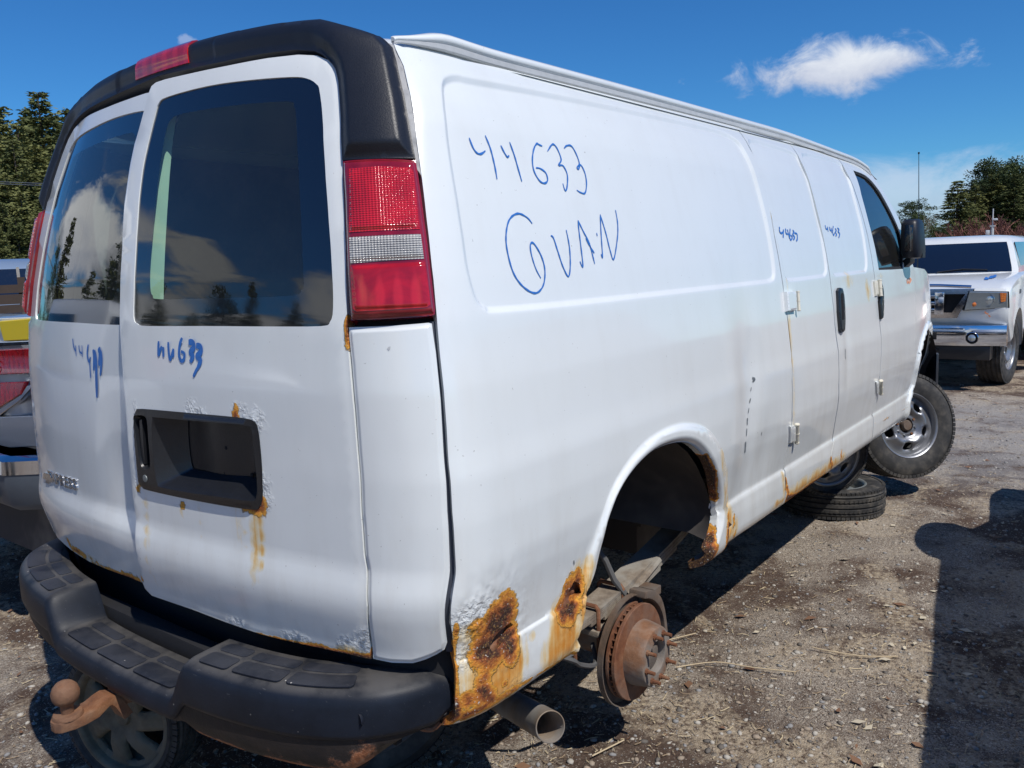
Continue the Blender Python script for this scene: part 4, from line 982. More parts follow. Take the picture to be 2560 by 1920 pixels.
mb = MB(); mb.box((hub[0]-.02, ly, cz_at(hub[0])-.085), (.22, .11, .02)); mb.tube([(hub[0]+.30, ly-.05, cz_at(hub[0])+.035), (hub[0]+.02, ly-.05, cz_at(hub[0])-.045)], .014, 6); mb.build('spring_plate', LF, sp, bevel=.003)
hz = hub[2]
mb = MB(); mb.cyl((hub[0], -.80, hz), (hub[0], .80, hz), .045, n=20); mb.lathe([(.02, -.17), (.10, -.13), (.155, 0), (.10, .13), (.02, .17)], 24, Matrix.Translation((hub[0], 0, hz)) @ Matrix.Rotation(PI/2, 4, 'X'))
mb.box((hub[0], -.70, hz+.04), (.10, .09, .06)); mb.build('rear_axle', MT['hat'], van, smooth=40)
# brake: vented disc, drum hat, studs, shield, caliper bracket
br = empty('rear_brake', tuple(hub)); br.parent = van; br.rotation_euler = (0, 0, 0)
RY = Matrix.Rotation(PI/2, 4, 'X')                                   # local z -> -y (outward)
def ly_(prof, mat, name, n=48, parent=br, close=True, smooth=35):
    mb = MB(); mb.lathe(prof, n, RY, close); return mb.build(name, mat, parent, smooth=smooth)
Rr = .160
ly_([(Rr, -.004), (Rr, .006), (Rr-.002, .008), (.10, .008), (.10, -.004)], MT['rotor'], 'brake_disc')
ly_([(Rr, -.026), (Rr, -.018), (.10, -.018), (.10, -.028), (Rr-.002, -.028)], MT['rotor'], 'brake_disc')
vn = MB()
for k in range(42):
    a = 2*PI*k/42; vn.box((math.cos(a)*(Rr-.026), .0, math.sin(a)*(Rr-.026)), (.044, .014, .005), Matrix.Rotation(-a, 3, 'Y'))
    vn.v[-8:] = [(x, y+.011, z) for x, y, z in vn.v[-8:]]
vn_o = vn.build('cooling_vane', MT['rust'], br, smooth=0); vn_o['kind'] = 'stuff'
ly_([(.108, .006), (.106, .030), (.099, .066), (.095, .072), (.088, .074), (.055, .074), (.053, .070), (.053, .050), (.03, .05), (.03, .0), (.10, .0)], MT['hat'], 'disc_hat')
ly_([(.001, .058), (.040, .056), (.046, .052), (.05, .05), (.05, .04), (.001, .04)], MT['shield'], 'axle_flange', 32)
for k in range(8):
    a = 2*PI*(k+.3)/8; c_s, s_s = math.cos(a)*.078, math.sin(a)*.078
    mb = MB(); mb.cyl((c_s, -.066, s_s), (c_s, -.080, s_s), .011, .010, 8); mb.cyl((c_s, -.078, s_s), (c_s, -.106, s_s), .0068, .0060, 8); mb.build('wheel_stud', MT['rust'], br, smooth=30)
# dust shield wraps the back of the disc
sh_pts = []
secs = []
for k in range(27):
    a = math.radians(60+k*8.2)   # runs over the rear side of the disc
    g = abs(math.sin(PI*k/26))**.5
    c_, s_ = math.cos(a), math.sin(a)
    secs.append([Vector((c_*r, y, s_*r)) for r, y in ((.06, .045), (.165+.01*g, .045), (.178+.012*g, .040), (.180+.012*g, .018), (.176+.012*g, .018), (.172+.01*g, .038), (.06, .041))])
mb = MB(); mb.loft(secs, closed=True); mb.build('dust_shield', MT['shield'], br, smooth=40)
secs = []
for k in range(12):
    a = math.radians(78-k*8.5); c_, s_ = math.cos(a), math.sin(a); w = .022+.008*math.sin(k*.6)
    secs.append([Vector((c_*(.176), y, s_*(.176))) for y in (.05, -.012)]+[Vector((c_*(.176+w), y, s_*(.176+w))) for y in (-.014, .05)])
mb = MB(); mb.loft(secs); mb.box((.13, .02, .165), (.05, .06, .03)); mb.build('caliper_bracket', MT['shield'], br, bevel=.003)
hs = MT['hose']; t0 = v_y((1513, 1400), -.74); t1 = v_y((1535, 1450), -.76); t2 = v_y((1568, 1492), -.80)
mb = MB(); mb.tube([tuple(t0+[-.06, .1, .16]), tuple(t0), tuple(t1), tuple(t2), tuple(t2+[.02, -.02, -.03])], .011, 8); mb.build('brake_hose', hs, van)
a0 = v_y((1423, 1648), -.82); a1 = v_y((1450, 1662), -.82); a2 = v_y((1488, 1660), -.82)
mb = MB(); mb.tube(crom([a0+[-.10, .12, .05], a0, a1, a2, a2+[.08, .06, .02]], 4), .008, 6); mb.build('brake_hose', hs, van)
mb = MB(); mb.tube([(.75, -.56, .60), (.78, -.60, .585), (.84, -.62, .60)], .009, 6); mb.build('bracket', LF, van)
mb = MB(); mb.cyl((.62, -.50, .52), (.80, -.66, hz+.02), .022, n=12); mb.cyl((.62, -.50, .52), (.70, -.58, .34), .034, n=14); mb.build('shock_absorber', un, van)

# ---- exhaust tail pipe
e1 = v_y((1376, 1817), -.93); e0 = v_y((1262, 1752), -.62)
dv = Vector(e1-e0).normalized()
mb = MB(); q = dv.to_track_quat('Z', 'Y').to_matrix().to_4x4(); L_ = (Vector(e1)-Vector(e0)).length
mb.lathe([(.043, -.35), (.043, L_), (.0405, L_+.001), (.039, L_-.001), (.039, -.35)], 36, Matrix.Translation(Vector(e0)) @ q)
ex = mb.build('exhaust_pipe', MT['exh'], van, smooth=40)

# ---- rear bumper
bx = crom([(-.136, 0), (-.133, .18), (-.120, .36), (-.104, .50), (-.080, .62), (-.050, .72), (-.012, .80), (.035, .862), (.090, .905), (.150, .935), (.205, .950)], 8)
bx = np.vstack([(bx*[1, 1])[::-1], (bx*[1, -1])[1:]]); bx = densify(bx, .008, False)   # from left end round to right end
bL = np.concatenate([[0], np.cumsum(np.hypot(*np.diff(bx, axis=0).T))]); bL -= bL[-1]/2
bt = np.gradient(bx, axis=0); bt /= np.linalg.norm(bt, axis=1, keepdims=True); bn = np.stack([bt[:, 1], -bt[:, 0]], 1)
g_ = np.ones(9)/9; bn = np.stack([np.convolve(np.pad(bn[:, i], 4, 'edge'), g_, 'valid') for i in (0, 1)], 1)
if bn[len(bn)//2][0] > 0: bn = -bn
def BP(u, o, z):
    x = np.interp(u, bL, bx[:, 0]); y = np.interp(u, bL, bx[:, 1]); nx = np.interp(u, bL, bn[:, 0]); ny = np.interp(u, bL, bn[:, 1])
    return Vector((x+nx*o, y+ny*o, z))
def ztop(y): a = abs(y); return .343+.100*float(sstep(a, .30, .375))+.004*float(sstep(a, .6, .9))
def bdepth(y): return .150-.035*float(sstep(abs(y), .75, .95))
s1_, s2_ = [], []
for i in range(len(bx)):
    y = bx[i][1]; zt = ztop(y); D = bdepth(y); pad = float(sstep(abs(y), .30, .38)); h = .070+.045*pad
    endf = float(sstep(abs(bL[i]), abs(bL[-1])-.05, abs(bL[-1])-.002)); zt -= .010*endf; h *= 1-.25*endf
    P = lambda o, z: BP(bL[i], o, z)
    s1_.append([P(-D, zt-.05), P(-D, zt-.004), P(-D+.006, zt), P(-.07, zt), P(-.042, zt-.001), P(-.026, zt-.005), P(-.013, zt-.012), P(-.004, zt-.024), P(0, zt-.040), P(.001, zt-h+.016), P(-.003, zt-h+.004), P(-.012, zt-h), P(-.03, zt-h+.003), P(-.03, zt-.05)])
    zb = .232+.016*(1-pad)+.075*float(sstep(abs(y), .80, .945)); ztt = zt-h+.012
    P2 = lambda o, z: BP(bL[i], o, z)
    m_ = (ztt+zb)/2; o2 = -.012
    s2_.append([P2(-.035, ztt), P2(o2-.001, ztt), P2(o2-.001, ztt*.7+zb*.3), P2(o2-.003, m_), P2(o2-.010, zb+.03), P2(o2-.024, zb+.010), P2(o2-.050, zb), P2(-.10, zb+.004), P2(-.10, zb+.012), P2(-.05, zb+.010), P2(-.045, m_)])
bump = empty('rear_bumper'); bump.parent = van
mb = MB(); mb.loft(s1_); cover = mb.build('bumper_cover', MT['bplast'], bump, smooth=50)
mb = MB(); mb.loft(s2_); mb.build('bumper_steel', MT['bsteel'], bump, smooth=50)
def rrect(u0, u1, o0, o1, r=.012):
    P = []
    for cx, cy, a0 in ((u1-r, o1-r, 0), (u0+r, o1-r, 90), (u0+r, o0+r, 180), (u1-r, o0+r, 270)):
        for k in range(4): a = math.radians(a0+30*k); P.append((cx+r*math.cos(a), cy+r*math.sin(a)))
    return P
def tread(u0, u1, o0, o1):
    P = densify(rrect(u0, u1, o0, o1), .03); mb = MB()
    um = np.interp((u0+u1)/2, bL, bx[:, 1])
    n = len(P); zf = lambda p: ztop(float(np.interp(p[0], bL, bx[:, 1])))
    vs = [BP(p[0], p[1], zf(p)-.002) for p in P]; c = np.mean(P, 0)
    vs += [BP(p[0], p[1], zf(p)+.0012) for p in P]; vs += [BP(*(c+(p-c)*.94), zf(p)+.0018) for p in P]; vs += [BP(c[0], c[1], zf(c)+.0019)]
    fs = [(i, (i+1) % n, n+(i+1) % n, n+i) for i in range(n)] + [(n+i, n+(i+1) % n, 2*n+(i+1) % n, 2*n+i) for i in range(n)] + [(2*n+i, 2*n+(i+1) % n, 3*n) for i in range(n)]
    mb.add(vs, fs); return mb.build('tread_pad', MT['bpad'], bump, smooth=25)
uo = lambda y: float(np.interp(y, -bx[:, 1], bL))          # arc length for a given -y
for a, b_ in ((-.285, -.105), (-.090, .090), (.105, .285)):
    tread(uo(a), uo(b_), -.082, -.026); tread(uo(a), uo(b_), -.122, -.092)
for sg in (-1, 1):
    for a, b_ in ((.400, .500), (.515, .660), (.675, .835)):
        for o0, o1 in ((-.080, -.028), (-.128, -.090)):
            ua, ub = uo(sg*a), uo(sg*b_); tread(min(ua, ub), max(ua, ub), o0, o1)
p = BP(uo(.845), .001, .385); mb = MB(); mb.lathe([(.0, .010), (.007, .009), (.012, .005), (.014, 0)], 14, Matrix.Translation(p) @ Matrix.Rotation(-PI/2-.35, 4, 'Z') @ Matrix.Rotation(PI/2, 4, 'X') @ Matrix.Rotation(PI, 4, 'Y')); mb.build('bumper_button', MT['bpad'], bump)
mb = MB(); mb.box((.06, 0, .30), (.05, 1.6, .14)); mb.build('bumper_beam', MT['gap'], bump, bevel=.01)
mb = MB(); mb.box((.155, 0, .38), (.02, 1.64, .26)); mb.build('rear_shade_panel', MT['gap'], van); mb = MB(); mb.box((.09, 0, .285), (.14, 1.60, .015)); mb.build('step_shade_panel', MT['gap'], bump)  # black sheets added to stand for the shade between body and bumper
# rusty bracket between bumper end and panel
mb = MB(); bb = v_y((1095, 1755), -.90); mb.box(tuple(bb), (.05, .03, .03)); mb.cyl(tuple(bb+[-.02, -.015, 0]), tuple(bb+[-.02, -.04, 0]), .011, n=6); mb.build('bumper_bolt', LF, bump, bevel=.002)
# folded panel corner curl
mb = MB(); c0 = S(seam_rear[-1][0], .30); mb.tube(crom([c0+[.0, .0, .01], c0+[-.014, .012, -.004], c0+[-.030, .022, .0], c0+[-.040, .028, .008]], 3), .007, 8); mb.build('panel_fold', MT['rust'], van)

# ---- tow ball mount
hb = v_y((163, 1733), -.02); pl_ = v_y((172, 1788), -.02)
hitch = empty('tow_hitch'); hitch.parent = van
mb = MB(); mb.lathe([(0, .0345), (.010, .033), (.020, .028), (.029, .018), (.034, .003), (.033, -.010), (.028, -.020), (.019, -.028), (.0155, -.032), (.0155, -.062), (0, -.062)], 28, Matrix.Translation(Vector(hb))); mb.build('tow_ball', MT['rusth'], hitch, smooth=50)
bz = hb[2]-.062; hy = hb[1]
mb = MB(); mb.lathe([(0, .011), (.034, .010), (.037, .004), (.037, 0), (0, 0)], 24, Matrix.Translation((hb[0], hy, bz))); mb.build('ball_flange', MT['rusth'], hitch, smooth=40)
prof = [(-.040, 0, .010), (-.03, 0, .026), (0, 0, .036), (.03, 0, .036), (.055, .002, .034), (.075, .012, .031), (.095, .018, .029), (.115, .012, .028), (.130, -.006, .028), (.142, -.03, .028), (.152, -.055, .028)]
secs = []
for i, (dx, dz, w) in enumerate(prof):
    a = prof[max(i-1, 0)]; b_ = prof[min(i+1, len(prof)-1)]; d = Vector((b_[0]-a[0], 0, b_[1]-a[1])).normalized(); nv = Vector((-d.z, 0, d.x))
    q = Vector((hb[0]+dx, hy, bz+dz)); th = .026
    secs.append([q+Vector((0, -w, 0)), q+Vector((0, w, 0)), q+Vector((0, w, 0))-nv*th, q+Vector((0, -w, 0))-nv*th])
mb = MB(); mb.loft(secs); mb.build('ball_mount', MT['rusth'], hitch, smooth=35, bevel=.003)
mb = MB(); mb.box((hb[0]+.20, hy, bz-.002), (.17, .050, .050)); mb.build('shank', MT['rusth'], hitch, bevel=.004)
mb = MB(); mb.box((hb[0]+.40, hy, bz-.002), (.30, .066, .066)); mb.box((hb[0]+.262, hy, bz-.002), (.018, .078, .078)); mb.cyl((.05, -.50, bz+.01), (.05, .5, bz+.01), .035, n=12); mb.build('receiver_tube', un, hitch, bevel=.003)
mb = MB(); mb.box((hb[0]+.215, hy-.004, bz+.0262), (.085, .038, .004), Matrix.Rotation(.5, 3, 'Z')); mb.build('white_tag', MT['innerwhite'], hitch, bevel=.001)

# ---- hinges, handles, mirror, badge, aerial
def pbox(name, px, mat, parent, d0, h=.006, hem=.02, r=.006, fa=None):
    P = UV(px); n = len(P); return patch(name, P, mat, parent, h=h, disp=lambda Q: d0-.004*sstep(pdist(Q, P), r, 0), hem=hem, attrs=NA if mat is MT['paint'] else None)
def pin(name, p0, p1, r, off, parent, mat=None):
    r *= .62; P = UV([p0, p1]); X = S(P[:, 0], P[:, 1])+nrm(P[:, 0], P[:, 1])*off
    mb = MB(); mb.cyl(X[0], X[1], r, n=12); d_ = X[1]-X[0]
    for u in (.04, .5, .96): c = X[0]+d_*u; mb.cyl(c-d_*.03, c+d_*.03, r*1.18, n=12)
    return mb.build(name, mat or MT['hinge'], parent, smooth=35)
MT['hinge'] = simple('hinge_cream', (.70, .66, .54), .5, var=.3, scale=50)
h_ = pbox('door_hinge', [(1958, 731), (1981, 730), (1983, 776), (1962, 778)], MT['paint'], door1, .018); pin('hinge_pin', (1985, 729), (1988, 779), .010, .016, h_)
h_ = pbox('door_hinge', [(1972, 1066), (1984, 1064), (1984, 1104), (1972, 1106)], MT['paint'], door1, .012); pin('hinge_pin', (1985, 1058), (1984, 1106), .013, .014, h_)
h_ = pbox('door_hinge', [(2182, 704), (2190, 703), (2192, 738), (2186, 740)], MT['hinge'], door2, .012); pin('hinge_pin', (2192, 700), (2195, 742), .016, .014, h_)
h_ = pbox('door_hinge', [(2188, 955), (2193, 953), (2194, 982), (2190, 984)], MT['paint'], door2, .010); pin('hinge_pin', (2196, 950), (2196, 984), .014, .014, h_)
hd_ = pbox('door_handle', [(2089, 728), (2093, 720), (2100, 722), (2104, 740), (2107, 800), (2106, 826), (2101, 832), (2095, 826), (2091, 780)], MT['plast'], door2, .016, r=.010)
pbox('handle_slot', [(2093, 735), (2098, 733), (2101, 800), (2096, 802)], MT['dark'], hd_, .0195, r=.002)
pbox('door_handle', [(2194, 712), (2198, 705), (2203, 725), (2204, 770), (2203, 794), (2199, 798), (2195, 760)], MT['plast'], fdoor_o, .016, r=.012)
# torn scrape and scratch marks
MT['scrape'] = simple('scraped_metal', (.16, .18, .19), .6, var=.7, scale=120, bump=.8)
scr_ = [[.010, (1889, 944), (1894, 948), (1890, 954)], [.005, (1888, 968), (1887, 978)], [.007, (1887, 996), (1885, 1008)], [.005, (1884, 1020), (1882, 1034)], [.009, (1880, 1046), (1879, 1064)], [.007, (1878, 1072), (1876, 1092)], [.012, (1873, 1106), (1872, 1120), (1870, 1134)], [.004, (1911, 1080), (1910, 1090)], [.004, (1433, 1400), (1434, 1410)]]
for st in scr_: ribbon('scrape', [st], .006, MT['scrape'], side, disp=side_disp)
ribbon('scrape', [[.006, (2114, 872), (2114, 888), (2115, 898)]], .006, MT['scrape'], door2, disp=cdent)
MT['orange'] = simple('marker_orange', (.80, .32, .16), .6, var=.4, scale=60)
W_ = lambda L: zz(L, 2250, 500, 3.319)
ribbon('marker_scribble', [[.010]+W_([(52, 660), (60, 690), (68, 650)]), [.010]+W_([(62, 655), (75, 692), (82, 650)]), [.010]+W_([(75, 650), (92, 660), (80, 685)])], .01, MT['orange'], fdoor_o)
mir_ = empty('wing_mirror'); mir_.parent = van
mb = MB(); secs = []
for z, wx, wy in ((1.292, .05, .03), (1.298, .085, .048), (1.33, .10, .056), (1.42, .10, .054), (1.49, .095, .050), (1.512, .08, .042), (1.518, .05, .03)):
    secs.append([Vector((4.20+wx*c, -1.030-(1.41-z)*.06+wy*s_, z)) for c, s_ in [(math.copysign(abs(math.cos(a))**.55, math.cos(a)), math.copysign(abs(math.sin(a))**.55, math.sin(a))) for a in np.linspace(0, 2*PI, 24, endpoint=False)]])
mb.loft(secs); mb.box((4.21, -1.075, 1.32), (.07, .03, .05)); mb.build('mirror_housing', MT['trim'], mir_, smooth=50, bevel=.0)
mb = MB(); mb.box((4.099, -1.03, 1.41), (.006, .045, .15)); mb.build('mirror_glass', MT['frit'], mir_, bevel=.002)
mb = MB(); mb.loft([[Vector((x, y, z+dz)) for x, dz in ((-.07+cx0, -.02), (.05+cx0, -.02), (.05+cx0, .03), (-.07+cx0, .03))] for cx0, y, z in ((4.26, -.93, 1.235), (4.25, -.98, 1.25), (4.22, -1.03, 1.29))]); mb.build('mirror_arm', MT['trim'], mir_, bevel=.005)
# aerial on the right front wing
ab = v_x((2297, 560), 4.92); at_ = v_x((2297, 385), 4.92)
mb = MB(); mb.tube([(ab[0], ab[1], 1.15), tuple(ab), tuple(at_)], [.004, .003, .0018], 6); mb.cyl(tuple(at_), tuple(at_+[0, 0, .012]), .006, n=6); mb.build('aerial', MT['plast'], van)
# name badge on the left rear door: the word and the small emblem before it
def text_on(txt, px0, px1, size, mat, parent, depth=.004, name='badge_letters'):
    cu = bpy.data.curves.new('t', 'FONT'); cu.body = txt; cu.size = 1; cu.extrude = .1; cu.resolution_u = 2; cu.offset = .012
    o = bpy.data.objects.new('t', cu); C.objects.link(o); bpy.context.view_layer.update()
    me = bpy.data.meshes.new_from_object(o.evaluated_get(bpy.context.evaluated_depsgraph_get())); bpy.data.objects.remove(o)
    P = np.array([v.co[:] for v in me.vertices]); q0, q1 = UV([px0, px1]); w = P[:, 0].max()
    u = P[:, 0]/w; tv_ = q0[None]+(q1-q0)[None]*u[:, None]; hgt = P[:, 1]*size
    X = S(tv_[:, 0], tv_[:, 1]+hgt)+nrm(tv_[:, 0], tv_[:, 1]+hgt)*((P[:, 2]/.1*.5+.5)*depth)[:, None]
    me.vertices.foreach_set('co', X.astype(np.float32).ravel()); me.update(); me.name = name
    o = link_mesh(name, me, mat, parent); return o
bg_ = empty('name_badge'); bg_.parent = ldoor
text_on('EXPRESS', (124, 1201), (196, 1226), .052, MT['badge'], bg_)
q = UV([(113, 1181), (128, 1185), (127, 1192), (133, 1194), (133, 1205), (127, 1205), (126, 1210), (117, 1207), (118, 1198), (111, 1196), (111, 1186)])
patch('badge_emblem', q, MT['badge'], bg_, h=.01, disp=lambda Q: .004+0*Q[:, 0], hem=.004)

# ================================================================== wheels
def disc_mesh(ro, ri, holes, zf, name, mat, parent, m=None, h=.012, thick=.006):
    out = circ((0, 0), ro, 72); hl = [densify(q, h*.7) for q in holes] + ([circ((0, 0), ri, 28)] if ri else [])
    loops = [out]+hl; gx, gy = np.meshgrid(np.arange(-ro, ro, h), np.arange(-ro, ro, h)); g = np.stack([gx.ravel(), gy.ravel()], 1)
    k = (np.hypot(*g.T) < ro-h*.4)
    for q in hl: k &= (~pip(g, q)) & (pdist(g, q) > h*.4)
    g = g[k]; pts = np.concatenate(loops+[g]); ed = []; o = 0
    for L in loops: n = len(L); ed += [(o+i, o+(i+1) % n) for i in range(n)]; o += n
    r = delaunay_2d_cdt([Vector(p) for p in pts], ed, [], 1, 1e-6, False)
    V2 = np.array([tuple(p) for p in r[0]]); T = np.array([f for f in r[2]]); cen = V2[T].mean(1); k = np.ones(len(T), bool)
    for q in hl: k &= ~pip(cen, q)
    T = T[k]; hd_ = np.min([pdist(V2, q) for q in holes], 0) if holes else np.full(len(V2), 1.)
    Zv = zf(np.hypot(*V2.T), V2, hd_); vs = [Vector((p[0], p[1], z)) for p, z in zip(V2, Zv)]
    es = set(); 
    for f in T:
        for i in range(3): es.add((int(f[i]), int(f[(i+1) % 3])))
    bd = [e for e in es if (e[1], e[0]) not in es]; n0 = len(vs); vs += [v-Vector((0, 0, thick*2)) for v in vs]
    fs = [tuple(int(i) for i in f) for f in T]+[(a, a+n0, b_+n0, b_) for a, b_ in bd]
    if m is not None: vs = [m @ v for v in vs]
    mb = MB(); mb.add(vs, fs); return mb.build(name, mat, parent, smooth=50)
def oval(c, a, rx, ry, n=16, p=.8):
    P = []
    for i in range(n):
        t = 2*PI*i/n; x, y = math.copysign(abs(math.cos(t))**p, math.cos(t))*rx, math.copysign(abs(math.sin(t))**p, math.sin(t))*ry
        P.append((c*math.cos(a)+x*math.cos(a)-y*math.sin(a), c*math.sin(a)+x*math.sin(a)+y*math.cos(a)))
    return np.array(P)
def make_wheel(root, R, rim, W, style, tm, rm, lugs=0, tread='road'):
    """axis = local z, outer face towards +z"""
    w = W/2
    prof = [(rim-.004, w*.80), (rim+.006, w*.92), (rim+.03, w*1.0), ((R+rim)/2, w*1.06), (R-.035, w*.98), (R-.014, w*.88), (R-.004, w*.74)]
    for g in (.56, .20, -.20, -.56):
        prof += [(R, w*(g+.10)), (R-.010, w*(g+.06)), (R-.010, w*(g-.02)), (R, w*(g-.06))]
    prof += [(R-.004, -w*.74), (R-.014, -w*.88), (R-.035, -w*.98), ((R+rim)/2, -w*1.06), (rim+.006, -w*.92), (rim-.004, -w*.8)]
    mb = MB(); mb.lathe(prof, 64); tyre = mb.build('tyre', tm, root, smooth=30)
    if tread:
        nb = 72 if tread == 'road' else 40; mb = MB()
        for k in range(nb):
            a = 2*PI*k/nb; ca, sa = math.cos(a), math.sin(a)
            for sg in (1, -1):
                m_ = Matrix.Rotation(a, 3, 'Z') @ Matrix.Rotation(.12*sg, 3, 'Y')
                mb.box((ca*(R-.0145), sa*(R-.0145), sg*w*.84), (.020, 2*PI*R/nb*.80, w*.26), m_)
                m2 = Matrix.Rotation(a+.04, 3, 'Z') @ Matrix.Rotation(sg*.35, 3, 'X'); mb.box((math.cos(a+.04)*(R-.003), math.sin(a+.04)*(R-.003), sg*w*.38), (.010, 2*PI*R/nb*.60, w*.20), m2)
        t_ = mb.build('tread_block', tm, tyre, smooth=0); t_['kind'] = 'stuff'
    mb = MB(); mb.lathe([(rim-.006, w*.80), (rim+.004, w*.88), (rim+.008, w*.93), (rim+.004, w*.96), (rim-.006, w*.93), (rim-.012, w*.80), (rim-.016, w*.5), (rim-.03, w*.2), (rim-.04, -w*.2), (rim-.016, -w*.7), (rim, -w*.86)], 56); mb.build('rim', rm, root, smooth=50)
    rd_ = rim-.014
    if style == 'five':
        hl = [oval(rd_*.70, 2*PI*k/5+.35, .026, .034) for k in range(5)]
        zf = lambda r, V, hd: w*(.50+.0*r)+.050*np.exp(-((r-rd_*.62)/.045)**2)+.012*sstep(hd, .012, 0)*-1+.012*sstep(r, rd_*.85, rd_)+.016*sstep(r, .075, .06)
        disc_mesh(rd_, .052, hl, zf, 'wheel_disc', rm, root)
    elif style == 'spare':
        hl = [oval(rd_*.74, 2*PI*k/14, .010, .016, 10, 1.0) for k in range(14)]
        zf = lambda r, V, hd: w*.25+.02*np.exp(-((r-rd_*.6)/.04)**2)-.02*sstep(r, rd_*.8, rd_)
        disc_mesh(rd_, .035, hl, zf, 'wheel_disc', rm, root)
    else:
        hl = []
        for k in range(7):
            a = 2*PI*k/7; P = []
            for rr_, aw, tw in ((.45, .05, 0), (.55, .16, .05), (.75, .24, .10), (.90, .26, .14)): P.append((rr_, a+aw+tw))
            for rr_, aw, tw in ((.92, .05, .14), (.90, -.18, .14), (.75, -.13, .10), (.55, -.06, .05)): P.append((rr_, a+aw+tw))
            hl.append(np.array([(rd_*r_*math.cos(q_), rd_*r_*math.sin(q_)) for r_, q_ in P]))
        zf = lambda r, V, hd: w*.62-.02*np.exp(-(r/.07)**2)*0+.02*np.exp(-((r-rd_*.55)/.05)**2)-.010*sstep(hd, .010, 0)
        disc_mesh(rd_, 0, hl, zf, 'wheel_disc', rm, root)
        mb = MB(); mb.lathe([(0, w*.62+.016), (.026, w*.62+.014), (.030, w*.62+.004)], 20); mb.build('centre_cap', rm, root)
    if lugs:
        mb = MB(); mb.lathe([(0, w*.5+.040), (.030, w*.5+.038), (.036, w*.5+.026), (.038, w*.2)], 24); mb.build('hub', MT['shield'], root, smooth=40)
        mb = MB(); mb.lathe([(.040, w*.5-.004), (.052, w*.5-.002), (.074, w*.5+.002), (.074, w*.4)], 30); mb.build('hub_plate', MT['dark'], root, smooth=40)
        for k in range(lugs):
            a = 2*PI*k/lugs; mb = MB(); mb.cyl((math.cos(a)*.068, math.sin(a)*.068, w*.48), (math.cos(a)*.068, math.sin(a)*.068, w*.48+.030), .011, .009, 6); mb.build('lug_nut', rm if k % 3 else MT['rusth'], root, smooth=30)
    mb = MB(); mb.lathe([(0, -w*.3), (rim-.03, -w*.3)], 40); mb.build('wheel_back', MT['dark'], root, smooth=0)
    return root
def axis_rot(nv, spin=0.0):
    return (Vector(nv).to_track_quat('Z', 'Y').to_matrix() @ Matrix.Rotation(spin, 3, 'Z')).to_euler()
fw = empty('front_wheel'); fw.parent = van
az = math.radians(-130)
fwc_ = v_x((2258, 1063), 4.80)
nv = Vector((math.cos(az), math.sin(az), .16))
fw.location = tuple(fwc_-np.array(nv.normalized())*.05); fw.rotation_euler = axis_rot(nv, .55)
make_wheel(fw, .355, .212, .235, 'five', MT['tyre'], MT['steelw'], lugs=8)

# ---- loose wheels the van stands on
def loose_wheel(px_or_xyz, nv, R, rim, W, style, tm, rm, label, spin=0, group='wheels propping up the van'):
    o = empty('loose_wheel', tuple(px_or_xyz), 0, label, 'wheel', group); o.rotation_euler = axis_rot(nv, spin)
    return make_wheel(o, R, rim, W, style, tm, rm, tread='road')
lw1 = CAM + ray(338, 1768)*2.74
loose_wheel((lw1[0], lw1[1], .238), (-.95, -.32, .05), .238, .186, .15, 'alloy', MT['tyre'], MT['goldw'], 'tarnished alloy wheel standing under the rear bumper behind the tow ball', .3)
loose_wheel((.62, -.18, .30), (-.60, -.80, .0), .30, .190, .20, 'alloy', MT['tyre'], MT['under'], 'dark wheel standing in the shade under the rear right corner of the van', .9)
loose_wheel((4.27, -.57, .095), (.02, .0, 1), .325, .205, .175, 'spare', MT['tyred'], MT['steelb'], 'grey steel wheel and tyre lying flat on the gravel behind the front wheel')
sw_ = w_y((2064, 1138), -.60)
loose_wheel((sw_[0], -.60, sw_[2]+.01), (-.62, -.78, -.10), .255, .185, .15, 'five', MT['tyre'], MT['steelw'], 'wheel standing on the flat lying tyre under the van', .2)

# ================================================================== ground
def gh(x, y):
    P = np.stack([np.ravel(x), np.ravel(y)], 1)
    near = np.exp(-(np.maximum(np.abs(P[:, 0]-4)-8, 0)/8)**2-(np.maximum(np.abs(P[:, 1])-5, 0)/5)**2)
    h = (fbm(P, .9, 11, 4)-.5)*.05 + (fbm(P, 7, 12, 4)-.5)*.016*near + (fbm(P, 28, 13, 3)-.5)*.009*near
    return h.reshape(np.shape(x))
def axis(lo, hi, h, far, g=1.25):
    a = list(np.arange(lo, hi, h)); s_ = h; v = a[-1]; up = []
    while v < far: s_ *= g; v += s_; up.append(v)
    s_ = h; v = a[0]; dn = []
    while v > -far: s_ *= g; v -= s_; dn.append(v)
    return np.array(dn[::-1]+a+up)
gx = axis(-1.0, 6.5, .024, 700); gy = axis(-2.4, 3.2, .024, 700)
X, Y = np.meshgrid(gx, gy, indexing='ij'); Zg = gh(X, Y)
flat = np.maximum(np.hypot(X, Y)-60, 0); Zg = Zg*np.exp(-flat/60)
n1, n2 = X.shape; idx = np.arange(n1*n2).reshape(n1, n2)
quads = np.stack([idx[:-1, :-1], idx[1:, :-1], idx[1:, 1:], idx[:-1, 1:]], -1).reshape(-1, 4)
me = bpy.data.meshes.new('ground'); me.vertices.add(n1*n2); me.vertices.foreach_set('co', np.stack([X, Y, Zg], -1).astype(np.float32).ravel())
me.loops.add(len(quads)*4); me.loops.foreach_set('vertex_index', quads.ravel().astype(np.int32)); me.polygons.add(len(quads))
me.polygons.foreach_set('loop_start', np.arange(0, len(quads)*4, 4, dtype=np.int32)); me.polygons.foreach_set('use_smooth', np.ones(len(quads), bool)); me.update()
